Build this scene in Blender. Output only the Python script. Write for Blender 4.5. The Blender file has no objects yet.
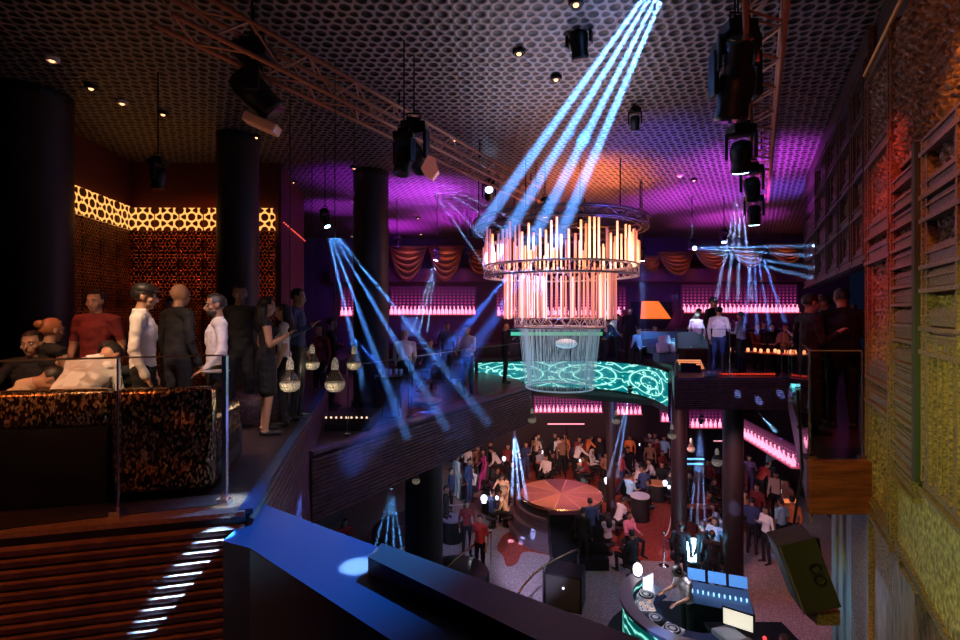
import bpy, bmesh, math, random
import numpy as np
from mathutils import Vector, Matrix, noise
from mathutils.geometry import tessellate_polygon
SC = bpy.context.scene
C = SC.collection
PI = math.pi
V = Vector
random.seed(7)

# ---------------------------------------------------------------- camera, exposure, world
EYE = 1.5; F = 480.0; HZ = 312.0
cam_data = bpy.data.cameras.new('camera'); cam = bpy.data.objects.new('camera', cam_data); C.objects.link(cam)
cam.location = (0, 0, EYE); cam.rotation_euler = (PI/2, 0, 0)
cam_data.sensor_width = 36; cam_data.lens = F/960*36; cam_data.shift_y = -8/960; cam_data.clip_end = 200
SC.camera = cam
SC.view_settings.view_transform = 'Standard'; SC.view_settings.look = 'None'
SC.view_settings.exposure = 0.0; SC.view_settings.gamma = 1.0; SC.view_settings.use_curve_mapping = False
wd = bpy.data.worlds.new('world'); SC.world = wd; wd.use_nodes = True
wd.node_tree.nodes['Background'].inputs[0].default_value = (0.02, 0.03, 0.09, 1)
wd.node_tree.nodes['Background'].inputs[1].default_value = 0.10

def W(px, py, d): return V(((px-480)*d/F, d, EYE-(py-HZ)*d/F))
def G(px, py, z):
    d = F*(EYE-z)/(py-HZ); return V(((px-480)*d/F, d, z))

def spot(loc, target, power, color, deg, blend=.5, size=.05):
    l = bpy.data.lights.new('spot_light', 'SPOT'); l.energy = power; l.color = color
    l.spot_size = math.radians(deg); l.spot_blend = blend; l.shadow_soft_size = size
    o = bpy.data.objects.new('spot_light', l); C.objects.link(o); o.location = loc
    o.rotation_euler = (V(target)-V(loc)).to_track_quat('-Z', 'Y').to_euler(); return o
def point(loc, power, color, size=.15):
    l = bpy.data.lights.new('point_light', 'POINT'); l.energy = power; l.color = color; l.shadow_soft_size = size
    o = bpy.data.objects.new('point_light', l); C.objects.link(o); o.location = loc; return o
def area(loc, target, power, color, sx, sy=None):
    l = bpy.data.lights.new('area_light', 'AREA'); l.energy = power; l.color = color; l.shape = 'RECTANGLE'
    l.size = sx; l.size_y = sy or sx
    o = bpy.data.objects.new('area_light', l); C.objects.link(o); o.location = loc
    o.rotation_euler = (V(target)-V(loc)).to_track_quat('-Z', 'Y').to_euler(); return o

CEIL = 4.5; LOW = -6.0; MID = -0.5
BLUE = (.06, .28, 1); PURP = (.55, .05, 1); AMB = (1, .32, .06); RED = (1, .08, .02)
# uplights that wash the ceiling
def uplight(px, Y, z, power, color, deg=96):
    p = W(px, HZ, Y); p.z = z; spot(p, (p.x, p.y+.3, CEIL), power, color, deg, 1, .2)
uplight(425, 12.0, 2.3, 1900, (.50,.05,.95)); uplight(455, 15.0, 2.6, 900, (.55,.03,.9)); uplight(395, 16.5, 2.8, 800, (.55,.03,.9)); uplight(350, 10.6, 2.6, 260, (.42,.03,1), 80)
uplight(690, 12.5, 2.3, 1500, (.58,.05,.85)); uplight(735, 15.0, 2.6, 1000, (.65,.05,.85)); uplight(757, 9.6, 2.3, 1300, (.60,.06,1)); uplight(775, 11.6, 2.6, 700, (.22,.08,1), 80)
uplight(650, 8.8, 2.2, 420, (.14,.12,1)); uplight(598, 10.6, 3.0, 900, (1,.22,.06), 130); uplight(338, 13.5, 2.4, 420, (.5,.04,1), 70)
spot((1.0,11.5,4.2), (7.0,19,1.6), 900, (.05,.12,1), 60, 1, .1); spot((.6,11.5,4.2), (-4.0,19,1.2), 700, (.05,.12,1), 60, 1, .1)
area(W(560,180,6.5), W(560,0,5.5), 26, (.75,.66,.78), 2.5)
area((-2.2,4.0,2.2), (-2.0,4.5,4.5), 6, (1,.42,.2), 2.0)
# amber wash on the left lounge and its balcony nose
spot((-4.6,.6,3.6), (-3.4,3.0,0), 330, (1,.25,.06), 60, .8, .1)
spot((-3.4,2.2,3.9), (-3.5,4.7,1.2), 420, (1,.58,.32), 44, .8, .08)
spot((-1.3,2.6,3.8), (-2.6,5.0,1.2), 260, (.85,.62,.80), 26, .8, .08)
spot((-4.8,4.0,4.0), (-4.6,4.9,.9), 120, (1,.12,.04), 60, .8, .08)
spot((-6.3,6.3,4.0), (-6.6,8.6,1.5), 60, RED, 90, 1, .1)
spot((-5.0,7.6,4.2), (-5.4,9.5,2.2), 120, (1,.10,.03), 80, 1, .1)
spot((-2.2,.8,.6), (-3.2,3.4,-.8), 11, (1,.26,.14), 70, .8, .1)
# moving-head beam that rakes down the fascia of the left balcony
spot((1.54,3.15,4.3), (-2.13,3.42,-.42), 110000, (.14,.48,1), 2.1, .45, .02)
# coloured wash on the carved wall
spot((-.6,1.2,2.4), (2.9,3.0,.3), 1150, (.70,.80,.14), 46, 1, .1)
spot((-.4,3.2,3.2), (3.7,4.6,1.9), 260, (1,.06,.03), 34, 1, .1)
spot((.2,.6,3.2), (2.9,3.0,3.2), 130, (1,.22,.06), 50, 1, .1)
spot((3.3,3.7,-3.6), (4.6,5.4,-1.9), 200, (1,.36,.10), 60, 1, .1)
spot((3.2,8.2,4.0), (6.5,9.6,2.6), 10, (.45,.15,.8), 80, 1, .1)
spot((3.6,5.6,-1.6), (4.9,6.4,-2.8), 40, (.25,.65,.9), 70, 1, .1)  # added unseen cyan lamp that brightens the teal boards
spot((1.95,2.5,3.75), (2.95,3.0,.9), 200, (1,.26,.07), 74, 1, .04)
spot((2.2,3.9,3.9), (3.8,4.5,1.6), 260, (1,.05,.04), 56, 1, .04)
spot((-3.0,2.9,4.2), (-3.30,4.7,1.15), 320, (1,.66,.42), 20, .9, .05)
spot((-2.0,3.1,4.2), (-2.75,5.0,1.15), 200, (.95,.62,.55), 18, .9, .05)

# ---------------------------------------------------------------- materials
MATS = {}
def mat(name, col, rough=.6, metal=0, emit=None, es=1, trans=0, ior=1.45, alpha=1, bump=None, spec=None, coat=0):
    if name in MATS: return MATS[name]
    m = bpy.data.materials.new(name); m.use_nodes = True; MATS[name] = m
    b = m.node_tree.nodes['Principled BSDF']
    b.inputs['Base Color'].default_value = (*col, 1); b.inputs['Roughness'].default_value = rough; b.inputs['Metallic'].default_value = metal
    if emit: b.inputs['Emission Color'].default_value = (*emit, 1); b.inputs['Emission Strength'].default_value = es
    if trans: b.inputs['Transmission Weight'].default_value = trans; b.inputs['IOR'].default_value = ior
    if spec is not None: b.inputs['Specular IOR Level'].default_value = spec
    if coat: b.inputs['Coat Weight'].default_value = coat
    b.inputs['Alpha'].default_value = alpha
    if bump:
        nt = m.node_tree; n = nt.nodes.new('ShaderNodeTexNoise'); n.inputs['Scale'].default_value = bump[0]; n.inputs['Detail'].default_value = 4
        tc = nt.nodes.new('ShaderNodeTexCoord'); nt.links.new(tc.outputs['Object'], n.inputs['Vector'])
        bp = nt.nodes.new('ShaderNodeBump'); bp.inputs['Strength'].default_value = bump[1]; bp.inputs['Distance'].default_value = bump[2] if len(bump) > 2 else .02
        nt.links.new(n.outputs['Fac'], bp.inputs['Height']); nt.links.new(bp.outputs['Normal'], b.inputs['Normal'])
        if len(bump) > 3:   # colour variation
            r = nt.nodes.new('ShaderNodeMixRGB'); r.inputs[1].default_value = (*[c*(1-bump[3]) for c in col], 1); r.inputs[2].default_value = (*[min(1, c*(1+bump[3])) for c in col], 1)
            nt.links.new(n.outputs['Fac'], r.inputs[0]); nt.links.new(r.outputs[0], b.inputs['Base Color'])
    return m

class NT:
    """small node-graph helper"""
    def __init__(s, name):
        s.m = bpy.data.materials.new(name); s.m.use_nodes = True; s.t = s.m.node_tree; s.b = s.t.nodes['Principled BSDF']
        s.tc = s.t.nodes.new('ShaderNodeTexCoord')
    def lk(s, a, b): s.t.links.new(a, b)
    def math(s, op, a, b=None, clamp=False):
        n = s.t.nodes.new('ShaderNodeMath'); n.operation = op; n.use_clamp = clamp
        for i, x in enumerate((a, b)):
            if x is None: continue
            if isinstance(x, (int, float)): n.inputs[i].default_value = x
            else: s.lk(x, n.inputs[i])
        return n.outputs[0]
    def sep(s, out='Object', src=None):
        n = s.t.nodes.new('ShaderNodeSeparateXYZ'); s.lk(src or s.tc.outputs[out], n.inputs[0]); return n.outputs
    def comb(s, x, y, z=0):
        n = s.t.nodes.new('ShaderNodeCombineXYZ')
        for i, q in enumerate((x, y, z)):
            if isinstance(q, (int, float)): n.inputs[i].default_value = q
            else: s.lk(q, n.inputs[i])
        return n.outputs[0]
    def ramp(s, fac, stops, interp='LINEAR'):
        n = s.t.nodes.new('ShaderNodeValToRGB'); cr = n.color_ramp; cr.interpolation = interp
        while len(cr.elements) < len(stops): cr.elements.new(.5)
        for e, (p, c) in zip(cr.elements, stops): e.position = p; e.color = (*c, 1) if len(c) == 3 else c
        s.lk(fac, n.inputs[0]); return n.outputs[0]
    def noise(s, scale, detail=3, vec=None, out='Fac', rough=.5):
        n = s.t.nodes.new('ShaderNodeTexNoise'); n.inputs['Scale'].default_value = scale; n.inputs['Detail'].default_value = detail; n.inputs['Roughness'].default_value = rough
        s.lk(vec or s.tc.outputs['Object'], n.inputs['Vector']); return n.outputs[out]
    def voro(s, scale, feature='F1', vec=None, out='Distance', rnd=1):
        n = s.t.nodes.new('ShaderNodeTexVoronoi'); n.feature = feature; n.inputs['Scale'].default_value = scale; n.inputs['Randomness'].default_value = rnd
        s.lk(vec or s.tc.outputs['Object'], n.inputs['Vector']); return n.outputs[out]
    def bump(s, h, strength=.5, dist=.02):
        n = s.t.nodes.new('ShaderNodeBump'); n.inputs['Strength'].default_value = strength; n.inputs['Distance'].default_value = dist
        s.lk(h, n.inputs['Height']); s.lk(n.outputs[0], s.b.inputs['Normal'])
    def col(s, c):
        if isinstance(c, tuple): s.b.inputs['Base Color'].default_value = (*c, 1)
        else: s.lk(c, s.b.inputs['Base Color'])
    def set(s, **k):
        for a, v in k.items(): s.b.inputs[a.replace('_', ' ')].default_value = v

def hexpat(n, u, v, period, rot=0):
    """sum of three cosines: a triangular lattice of holes, range about -1.5 .. 3"""
    k = 2*PI/(period*.866); tot = None
    for a in (0, PI/3, 2*PI/3):
        a += rot
        w = n.math('COSINE', n.math('ADD', n.math('MULTIPLY', u, k*math.cos(a)), n.math('MULTIPLY', v, k*math.sin(a))))
        tot = w if tot is None else n.math('ADD', tot, w)
    return tot

# pierced metal ceiling: tan lattice with dark holes
n = NT('pierced_metal_ceiling'); x, y, z = n.sep()
h1 = hexpat(n, x, y, .22); h2 = hexpat(n, x, y, .127, PI/6)
s_ = n.math('ADD', n.math('ABSOLUTE', n.math('SUBTRACT', h1, -.2)), n.math('MULTIPLY', h2, .46))
n.col(n.ramp(n.math('MULTIPLY', s_, .4), [(.16, (.27,.22,.21)), (.27, (.20,.165,.16)), (.34, (.012,.009,.009)), (1, (.006,.005,.005))]))
n.bump(n.math('MULTIPLY', s_, -1), .35, .01); n.set(Roughness=.45, Metallic=.25); M_CEIL = n.m

def lattice_glow(name, period, strength, frame=.9, axis='x', dim=1):
    n = NT(name); x, y, z = n.sep(); u = n.math('ADD', x, y)
    h = hexpat(n, u, z, period); g = hexpat(n, u, z, period/1.732, PI/6)
    m = n.math('ADD', n.math('ABSOLUTE', n.math('SUBTRACT', h, -.3)), n.math('MULTIPLY', g, .22))
    hole = n.ramp(n.math('MULTIPLY', m, .5), [(.25, (1,1,1)), (.36, (0,0,0))])
    n.lk(n.ramp(hole, [(0, (.012,.002,0)), (1, (1,.42,.10))]), n.b.inputs['Emission Color']); n.set(Emission_Strength=strength, Roughness=.5); n.col((.05,.02,.01)); return n.m
M_GLOW = lattice_glow('backlit_gold_lattice', .26, 1.5)
def panel_mat(name, period, glow, tint):
    n = NT(name); x, y, z = n.sep(); u = n.math('ADD', x, y)
    h = hexpat(n, u, z, period); g = hexpat(n, u, z, period/2.6, PI/6)
    m = n.math('ADD', n.math('ABSOLUTE', n.math('SUBTRACT', h, .2)), n.math('MULTIPLY', g, .4))
    f = n.math('MULTIPLY', m, .45); nz = n.noise(1.6, 2)
    n.col(n.ramp(f, [(.1, tint), (.35, tuple(c*.3 for c in tint)), (.6, (.01,.006,.004))]))
    n.bump(n.math('MULTIPLY', m, -1), .6, .02); n.set(Roughness=.35, Metallic=.7)
    gl = n.math('MULTIPLY', n.ramp(f, [(.05, (1,1,1)), (.2, (0,0,0))]), n.ramp(nz, [(.42, (.02,.02,.02)), (.7, (1,1,1))]))
    n.lk(n.ramp(gl, [(0, (0,0,0)), (1, (1,.13,.02))]), n.b.inputs['Emission Color']); n.set(Emission_Strength=glow); return n.m  # patchy red glow put on the copper as emission
M_PANEL = panel_mat('pierced_copper_panel', .11, .22, (.40,.15,.07))
M_PANELR = panel_mat('pierced_copper_panel_red', .15, .55, (.5,.12,.05))

# carved wood of the right wall
def carved(name, c1, c2, scale, depth=.03):
    n = NT(name); v1 = n.voro(scale, 'SMOOTH_F1'); nz = n.noise(scale*1.7, 4); w = n.noise(scale*.5, 3)
    f = n.math('ADD', n.math('MULTIPLY', v1, .8), n.math('MULTIPLY', nz, .6))
    n.col(n.ramp(f, [(.35, c1), (.55, tuple((a+b)/2 for a, b in zip(c1, c2))), (.85, c2)])); n.bump(n.math('SUBTRACT', n.math('MULTIPLY', f, -1), w), 1, depth); n.set(Roughness=.5); return n.m
M_CARVE = carved('carved_teak_panel', (.36,.26,.13), (.05,.03,.02), 30, .01)
M_CARVE2 = carved('carved_teak_fine', (.30,.19,.10), (.04,.025,.016), 34, .01)
M_HAMMER = carved('hammered_stucco', (.55,.48,.27), (.16,.12,.06), 24, .05)
M_SEQUIN = carved('gold_sequin_stone', (.55,.28,.10), (.05,.02,.01), 55, .03)
def wood(name, c1, c2, sc=(1,1,14), scale=3, rough=.5):
    n = NT(name); mp = n.t.nodes.new('ShaderNodeMapping'); mp.inputs['Scale'].default_value = sc; n.lk(n.tc.outputs['Object'], mp.inputs['Vector'])
    f = n.noise(scale, 6, mp.outputs[0]); n.col(n.ramp(f, [(.3, c1), (.7, c2)])); n.bump(f, .5, .01); n.set(Roughness=rough); return n.m
M_TEAK = wood('aged_teak', (.015,.009,.006), (.22,.14,.08), (5,5,7), 9)
M_ROUGH = wood('rough_brown_board', (.06,.035,.03), (.34,.20,.16), (4,4,1), 5)
M_BOX = wood('varnished_board', (.06,.014,.01), (.20,.05,.03), (1,1,10), 3, .35)
M_SLAT = wood('dark_stained_slat', (.10,.045,.035), (.22,.10,.08), (1,1,1), 8, .38)
M_SILL = wood('balcony_nosing', (.16,.08,.06), (.26,.14,.10), (3,3,3), 12, .55)
M_BLACK = mat('black_metal', (.012,.012,.014), .4, .5)
M_MATTE = mat('black_matte', (.012,.011,.012), .8)
M_DARKWALL = mat('dark_plaster', (.035,.02,.028), .7, bump=(6, .3, .02))
M_COL = mat('black_lacquer_column', (.018,.009,.010), .5)
M_TRUSS = mat('painted_truss', (.42,.19,.13), .5, .3)
M_ALU = mat('brushed_aluminium', (.75,.75,.78), .3, .9)
M_STEEL = mat('steel', (.55,.55,.58), .25, 1)
M_COPPER = mat('copper_rail', (.75,.36,.2), .25, 1)
M_GLASS = mat('clear_glass', (.92,.97,.97), .0, 0, trans=1, ior=1.05, spec=.35)
M_LEDGE = mat('blue_lit_ledge', (.02,.045,.12), .42, bump=(30, .15, .004))  # blue light on the ledge and side trim put into the base colour
M_LENS = mat('lit_lens', (.8,.9,1), .1, emit=(.35,.65,1), es=14)
M_LENSOFF = mat('dark_lens', (.5,.5,.55), .05, .9)

# ---------------------------------------------------------------- mesh helpers
class MB:
    def __init__(s): s.v = []; s.f = []; s.m = []; s.mi = 0
    def add(s, vs, fs, mi=None):
        b = len(s.v); s.v += [tuple(q) for q in vs]; s.f += [tuple(b+i for i in f) for f in fs]; s.m += [s.mi if mi is None else mi]*len(fs)
    def box(s, c, size, rot=None, mi=None, bev=0):
        hx, hy, hz = size[0]/2, size[1]/2, size[2]/2; R = rot if rot is not None else Matrix.Identity(3); c = V(c)
        if isinstance(R, (int, float)): R = Matrix.Rotation(R, 3, 'Z')
        if not bev:
            vs = [c+R@V((a*hx, b*hy, d*hz)) for a in (-1, 1) for b in (-1, 1) for d in (-1, 1)]
            s.add(vs, [(0,1,3,2), (4,6,7,5), (0,4,5,1), (2,3,7,6), (0,2,6,4), (1,5,7,3)], mi); return
        bm = bmesh.new(); bmesh.ops.create_cube(bm, size=1)
        for q in bm.verts: q.co = V((q.co.x*size[0], q.co.y*size[1], q.co.z*size[2]))
        bmesh.ops.bevel(bm, geom=bm.edges[:], offset=bev, segments=2, affect='EDGES', profile=.5)
        bm.verts.index_update(); s.add([c+R@q.co for q in bm.verts], [[q.index for q in f.verts] for f in bm.faces], mi); bm.free()
    def loft(s, rings, cap=True, mi=None, closed=False):
        nn = len(rings[0]); vs = [q for r in rings for q in r]; fs = []
        R = len(rings)
        for i in range(R if closed else R-1):
            j = (i+1) % R
            for k in range(nn): fs.append((i*nn+k, i*nn+(k+1) % nn, j*nn+(k+1) % nn, j*nn+k))
        if cap and not closed: fs.append(tuple(range(nn-1, -1, -1))); fs.append(tuple((R-1)*nn+k for k in range(nn)))
        s.add(vs, fs, mi)
    def tube(s, pts, r, n=6, mi=None, closed=False):
        pts = [V(p) for p in pts]; rs = r if isinstance(r, (list, tuple)) else [r]*len(pts); rings = []; u = None; L = len(pts)
        for i, p in enumerate(pts):
            if closed: d = (pts[(i+1) % L]-pts[i-1]).normalized()
            else: d = (pts[min(i+1, L-1)]-pts[max(i-1, 0)]).normalized()
            if u is None: u = d.orthogonal().normalized()
            else:
                u = u-d*u.dot(d); u = u.normalized() if u.length > 1e-6 else d.orthogonal().normalized()
            w = d.cross(u); rings.append([p+(u*math.cos(2*PI*k/n)+w*math.sin(2*PI*k/n))*rs[i] for k in range(n)])
        s.loft(rings, True, mi, closed)
    def lathe(s, prof, n=16, c=(0,0,0), mi=None, a0=0, a1=2*PI, cap=False):
        c = V(c); full = abs(a1-a0-2*PI) < 1e-6; m = n if full else n+1
        vs = [c+V((r*math.cos(a0+(a1-a0)*k/n), r*math.sin(a0+(a1-a0)*k/n), z)) for r, z in prof for k in range(m)]; fs = []
        for i in range(len(prof)-1):
            for k in range(n):
                k2 = (k+1) % m; fs.append((i*m+k, i*m+k2, (i+1)*m+k2, (i+1)*m+k))
        s.add(vs, fs, mi)
    def ell(s, c, r, n=12, m=8, rot=None, mi=None):
        c = V(c); R = rot or Matrix.Identity(3); vs = [c+R@V((0,0,-r[2]))]
        for i in range(1, m):
            t = -PI/2+PI*i/m
            for k in range(n): vs.append(c+R@V((r[0]*math.cos(t)*math.cos(2*PI*k/n), r[1]*math.cos(t)*math.sin(2*PI*k/n), r[2]*math.sin(t))))
        vs.append(c+R@V((0,0,r[2]))); fs = []
        for k in range(n):
            fs.append((0, 1+(k+1) % n, 1+k)); fs.append((len(vs)-1, 1+(m-2)*n+k, 1+(m-2)*n+(k+1) % n))
            for i in range(m-2): fs.append((1+i*n+k, 1+i*n+(k+1) % n, 1+(i+1)*n+(k+1) % n, 1+(i+1)*n+k))
        s.add(vs, fs, mi)
    def prism(s, poly, z0, z1, mi=None):
        """vertical prism over a polygon of (x, y)"""
        n = len(poly); vs = [V((p[0], p[1], z0)) for p in poly]+[V((p[0], p[1], z1)) for p in poly]
        tri = tessellate_polygon([[V((p[0], p[1], 0)) for p in poly]])
        ar = sum(poly[i][0]*poly[(i+1) % n][1]-poly[(i+1) % n][0]*poly[i][1] for i in range(n))
        fs = []
        for t in tri:
            a, b, c_ = [vs[i] for i in t]; up = (b-a).cross(c_-a).z > 0
            t = tuple(t) if up else tuple(reversed(t)); fs.append(tuple(i+n for i in t)); fs.append(tuple(reversed(t)))
        for i in range(n):
            j = (i+1) % n; fs.append((i, j, j+n, i+n) if ar > 0 else (j, i, i+n, j+n))
        s.add(vs, fs, mi)
    def build(s, name, mats, parent=None, smooth=False, loc=None):
        me = bpy.data.meshes.new(name); me.from_pydata(s.v, [], s.f)
        if not isinstance(mats, (list, tuple)): mats = [mats]
        for m in mats: me.materials.append(m)
        if len(mats) > 1: me.polygons.foreach_set('material_index', s.m)
        if smooth: me.polygons.foreach_set('use_smooth', [True]*len(me.polygons))
        q = bmesh.new(); q.from_mesh(me); bmesh.ops.recalc_face_normals(q, faces=q.faces[:]); q.to_mesh(me); q.free()
        me.update(); o = bpy.data.objects.new(name, me); C.objects.link(o)
        if parent is not None: o.parent = parent
        if loc is not None: o.location = loc
        return o
def tag(o, label=None, cat=None, group=None, kind=None):
    if label: o['label'] = label
    if cat: o['category'] = cat
    if group: o['group'] = group
    if kind: o['kind'] = kind
    return o
def thing(name, loc, label, cat, group=None, rz=0):
    o = bpy.data.objects.new(name, None); C.objects.link(o); o.location = loc; o.rotation_euler = (0, 0, rz); o.empty_display_size = .1
    return tag(o, label, cat, group)
def copy_tree(o, loc, rz=None, label=None, group=None, scale=None, parent=None, mats=None):
    c = o.copy(); C.objects.link(c)
    if parent is None:
        c.location = loc
        if rz is not None: c.rotation_euler = (0, 0, rz)
        if scale: c.scale = (scale,)*3 if isinstance(scale, (int, float)) else scale
        if label: c['label'] = label
        if group: c['group'] = group
    else: c.parent = parent
    for ch in o.children: copy_tree(ch, None, parent=c)
    return c
def struct(name, mb, mats, smooth=False):
    return tag(mb.build(name, mats, smooth=smooth), kind='structure')

# ---------------------------------------------------------------- the shell
def wallpt(Y, z, off=0):      # a point on the right wall's plane, off = metres out of the wall towards the room
    nx, ny = -.8716, .4903
    return V((1.275+.5625*Y+nx*off, Y+ny*off, z))
WDIR = V((.4903, .8716, 0)); WN = V((-.8716, .4903, 0))

b = MB(); b.box((2, 9, CEIL+.1), (26, 24, .2)); struct('ceiling', b, M_CEIL)
# lower dance floor
n = NT('speckled_dance_floor'); nz = n.noise(26, 5); v1 = n.voro(30)
n.col(n.ramp(n.math('ADD', n.math('MULTIPLY', nz, .7), n.math('MULTIPLY', v1, .5)), [(.3, (.10,.075,.075)), (.6, (.26,.20,.20)), (.8, (.42,.36,.36))])); n.set(Roughness=.42); M_FLOOR = n.m
n = NT('red_carpet'); nz = n.noise(22, 6); n.col(n.ramp(nz, [(.3, (.10,.012,.008)), (.7, (.42,.06,.03))])); n.bump(nz, .4, .01); n.set(Roughness=.9); M_CARPET = n.m
b = MB(); b.box((1, 13.5, LOW-.1), (26, 27, .2)); struct('floor', b, M_FLOOR)
b = MB()
def fl(px, py): q = G(px, py, LOW); return (q.x, q.y)
cp_ = [fl(497,548), fl(503,556), fl(507,566), fl(517,563), fl(524,552), fl(548,555), fl(560,558), fl(600,548), fl(640,560), fl(700,556), fl(760,520), fl(780,485), fl(700,472), fl(640,466), fl(500,466), fl(440,470), fl(500,470), fl(520,520), fl(504,535)]
sm_ = []
for i in range(len(cp_)):
    p0, p1, p2, p3 = [V(cp_[(i+k) % len(cp_)]) for k in (-1, 0, 1, 2)]
    for t in (0, .25, .5, .75): sm_.append(tuple(.5*((2*p1)+(p2-p0)*t+(2*p0-5*p1+4*p2-p3)*t*t+(3*p1-p0-3*p2+p3)*t**3)))
b.prism(sm_, LOW+.002, LOW+.012)
tag(b.build('carpet', M_CARPET), 'deep red wavy edged carpet spread round the round stage on the dance floor', 'carpet')
# outer walls
b = MB(); b.box((2, 19.6, 2), (26, .2, 5.4)); struct('wall_back', b, mat('violet_plaster', (.10,.04,.09), .6, bump=(5,.2,.02)))
b = MB(); b.box((2, 24.1, -3.3), (26, .2, 5.4)); struct('wall_back_lower', b, M_DARKWALL)
b = MB(); b.box((-9, 10, 2), (.2, 24, 5.2)); struct('wall_left', b, M_DARKWALL)
b = MB(); b.box((-5.2, 15, -3.4), (.2, 20, 5.2)); struct('wall_left_lower', b, mat('teal_plaster', (.05,.07,.09), .6, bump=(9,.2,.02)))
b = MB(); pr = [(10.3,9.0), (12.2,14.1), (13.2,20.2), (13.4,24.2), (13.7,24.2), (13.5,20), (12.5,14), (10.6,8.9)]
b.prism(pr, LOW, -.9); struct('wall_right_lower', b, M_DARKWALL)

# mezzanine slabs
A1 = (-1.74, 3.56); ADIR = V((-.214, .977)); A2 = (A1[0]-.214*6.0, A1[1]+.977*6.0)
A0 = (-7.5, A1[1]-.2466*(7.5-1.74))
M_MEZZ = wood('mezzanine_boards', (.03,.022,.028), (.09,.06,.06), (1,6,1), 4, .3)
b = MB(); b.prism([A0, A1, A2, (-4.4, 9.9), (-4.4, 19.6), (-9, 19.6), (-9, A0[1])], -1.1, 0); struct('floor_mezzanine_left', b, M_MEZZ)
BL = G(311, 455, MID); BR = G(530, 387.3, MID)
band = [G(478,363,-.2), G(500,362,-.2), G(530,361.5,-.2), G(560,361.3,-.2), G(590,361.2,-.2), G(615,362.3,-.2), G(640,365,-.2), G(657,368.5,-.2), G(668,372.5,-.2)]
bp = [(p.x, p.y) for p in band]
b = MB(); b.prism([(BL.x, BL.y), (BR.x, BR.y), (BR.x-.2, BR.y+1.5)]+[(x, y+.15) for x, y in bp]+[(5.38, 13.9), (5.38,19.6), (-4.35,19.6), (-4.35,10.2), (A2[0]+.1, A2[1]-.5)], -1.35, MID); struct('floor_mezzanine_middle', b, M_MEZZ)
b = MB(); b.prism([(4.42, 10.95), (7.05,10.95), (3.31,4.82), (3.93,4.82), (4.0,4.9), (12,4.9), (12,19.6), (5.4,19.6), (5.4,13.5)], -.53, 0); struct('floor_mezzanine_right', b, M_MEZZ)

# slatted cladding of the balcony fronts (one object per front, the slats are its pattern)
def slats(name, p0, p1, ztop, zbot, pitch=.073, depth=.045, duty=.60, nose=None):
    p0 = V((p0[0], p0[1], 0)); p1 = V((p1[0], p1[1], 0)); d = (p1-p0); L = d.length; d.normalize(); nrm = V((d.y, -d.x, 0)); ang = math.atan2(d.y, d.x)
    b = MB(); z = ztop; mid = (p0+p1)/2; RX = Matrix.Rotation(math.radians(20), 3, 'X')
    while z > zbot:
        hh = pitch*duty; R = Matrix.Rotation(ang, 3, 'Z')
        c = mid+nrm*(depth/2+.01)+V((0,0,z-hh/2)); b.box(c, (L, depth, hh), R@RX if depth > .02 else R, mi=0); z -= pitch
    b.box(mid+nrm*(.006)+V((0,0,(ztop+zbot)/2)), (L, .012, ztop-zbot), Matrix.Rotation(ang, 3, 'Z'), mi=1)
    return struct(name, b, [M_SLAT, M_MATTE])
slats('wall_balcony_left_front', (A0[0], A0[1]), A1, -.07, -1.9)
slats('wall_balcony_left_side', A1, A2, -.03, -1.95, .075)
slats('wall_balcony_middle', (BL.x, BL.y), (BR.x, BR.y), MID-.06, MID-.95, .06, .035)
slats('wall_balcony_right', (4.42, 10.93), (7.03, 10.93), -.03, -.7, .05, .03)
slats('wall_passage_right', (7.03, 10.93), (3.33,4.80), -.04, -.55, .2, .01, .97)
# noses (top trims)
b = MB(); dA = (V(A1)-V(A0)).normalized()
def strip(b, p0, p1, w, z0, z1, out=.03):
    p0 = V((p0[0], p0[1], 0)); p1 = V((p1[0], p1[1], 0)); d = (p1-p0).normalized(); nr = V((d.y, -d.x, 0))
    q = [p0+nr*out, p1+nr*out, p1-nr*(w-out), p0-nr*(w-out)]; b.prism([(a.x, a.y) for a in q], z0, z1)
strip(b, A0, A1, .42, .0, .035, .04); struct('trim_1', b, M_SILL)
b = MB(); strip(b, A1, A2, .10, .0, .04, .05); struct('trim_2', b, M_LEDGE)
b = MB(); strip(b, (BL.x,BL.y), (BR.x,BR.y), .16, MID, MID+.05, .05); struct('trim_3', b, wood('nosing_plum', (.10,.05,.06), (.22,.11,.12), (3,3,3), 10, .4))
# black base panel under the left lounge glass, and its landing trims
# the wide blue lit ledge in front of the left balcony, with a raised kerb
b = MB(); zt = -.08
Lq = [G(223,541,zt), G(262,503,zt), G(316,524,zt), G(700,664,zt), G(440,672,zt), G(250,548,zt)]
b.prism([(q.x, q.y) for q in Lq][::1], zt-.75, zt); 
struct('trim_4', b, M_LEDGE)
b = MB(); k0 = G(372,548,zt+.06); k1 = G(380,544,zt+.06); zz = zt+.10
Kq = [G(368,557,zz), G(382,543,zz), G(720,668,zz), G(640,690,zz)]
b.prism([(q.x, q.y) for q in Kq], zt-.05, zz); struct('trim_5', b, mat('dark_ledge_cap', (.05,.04,.05), .5))

# niche on the right: wooden fascia box and rail
b = MB(); b.box(((3.30+3.93)/2, 4.83, -.26), (.62, .06, .53)); struct('trim_6', b, M_BOX)
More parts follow.
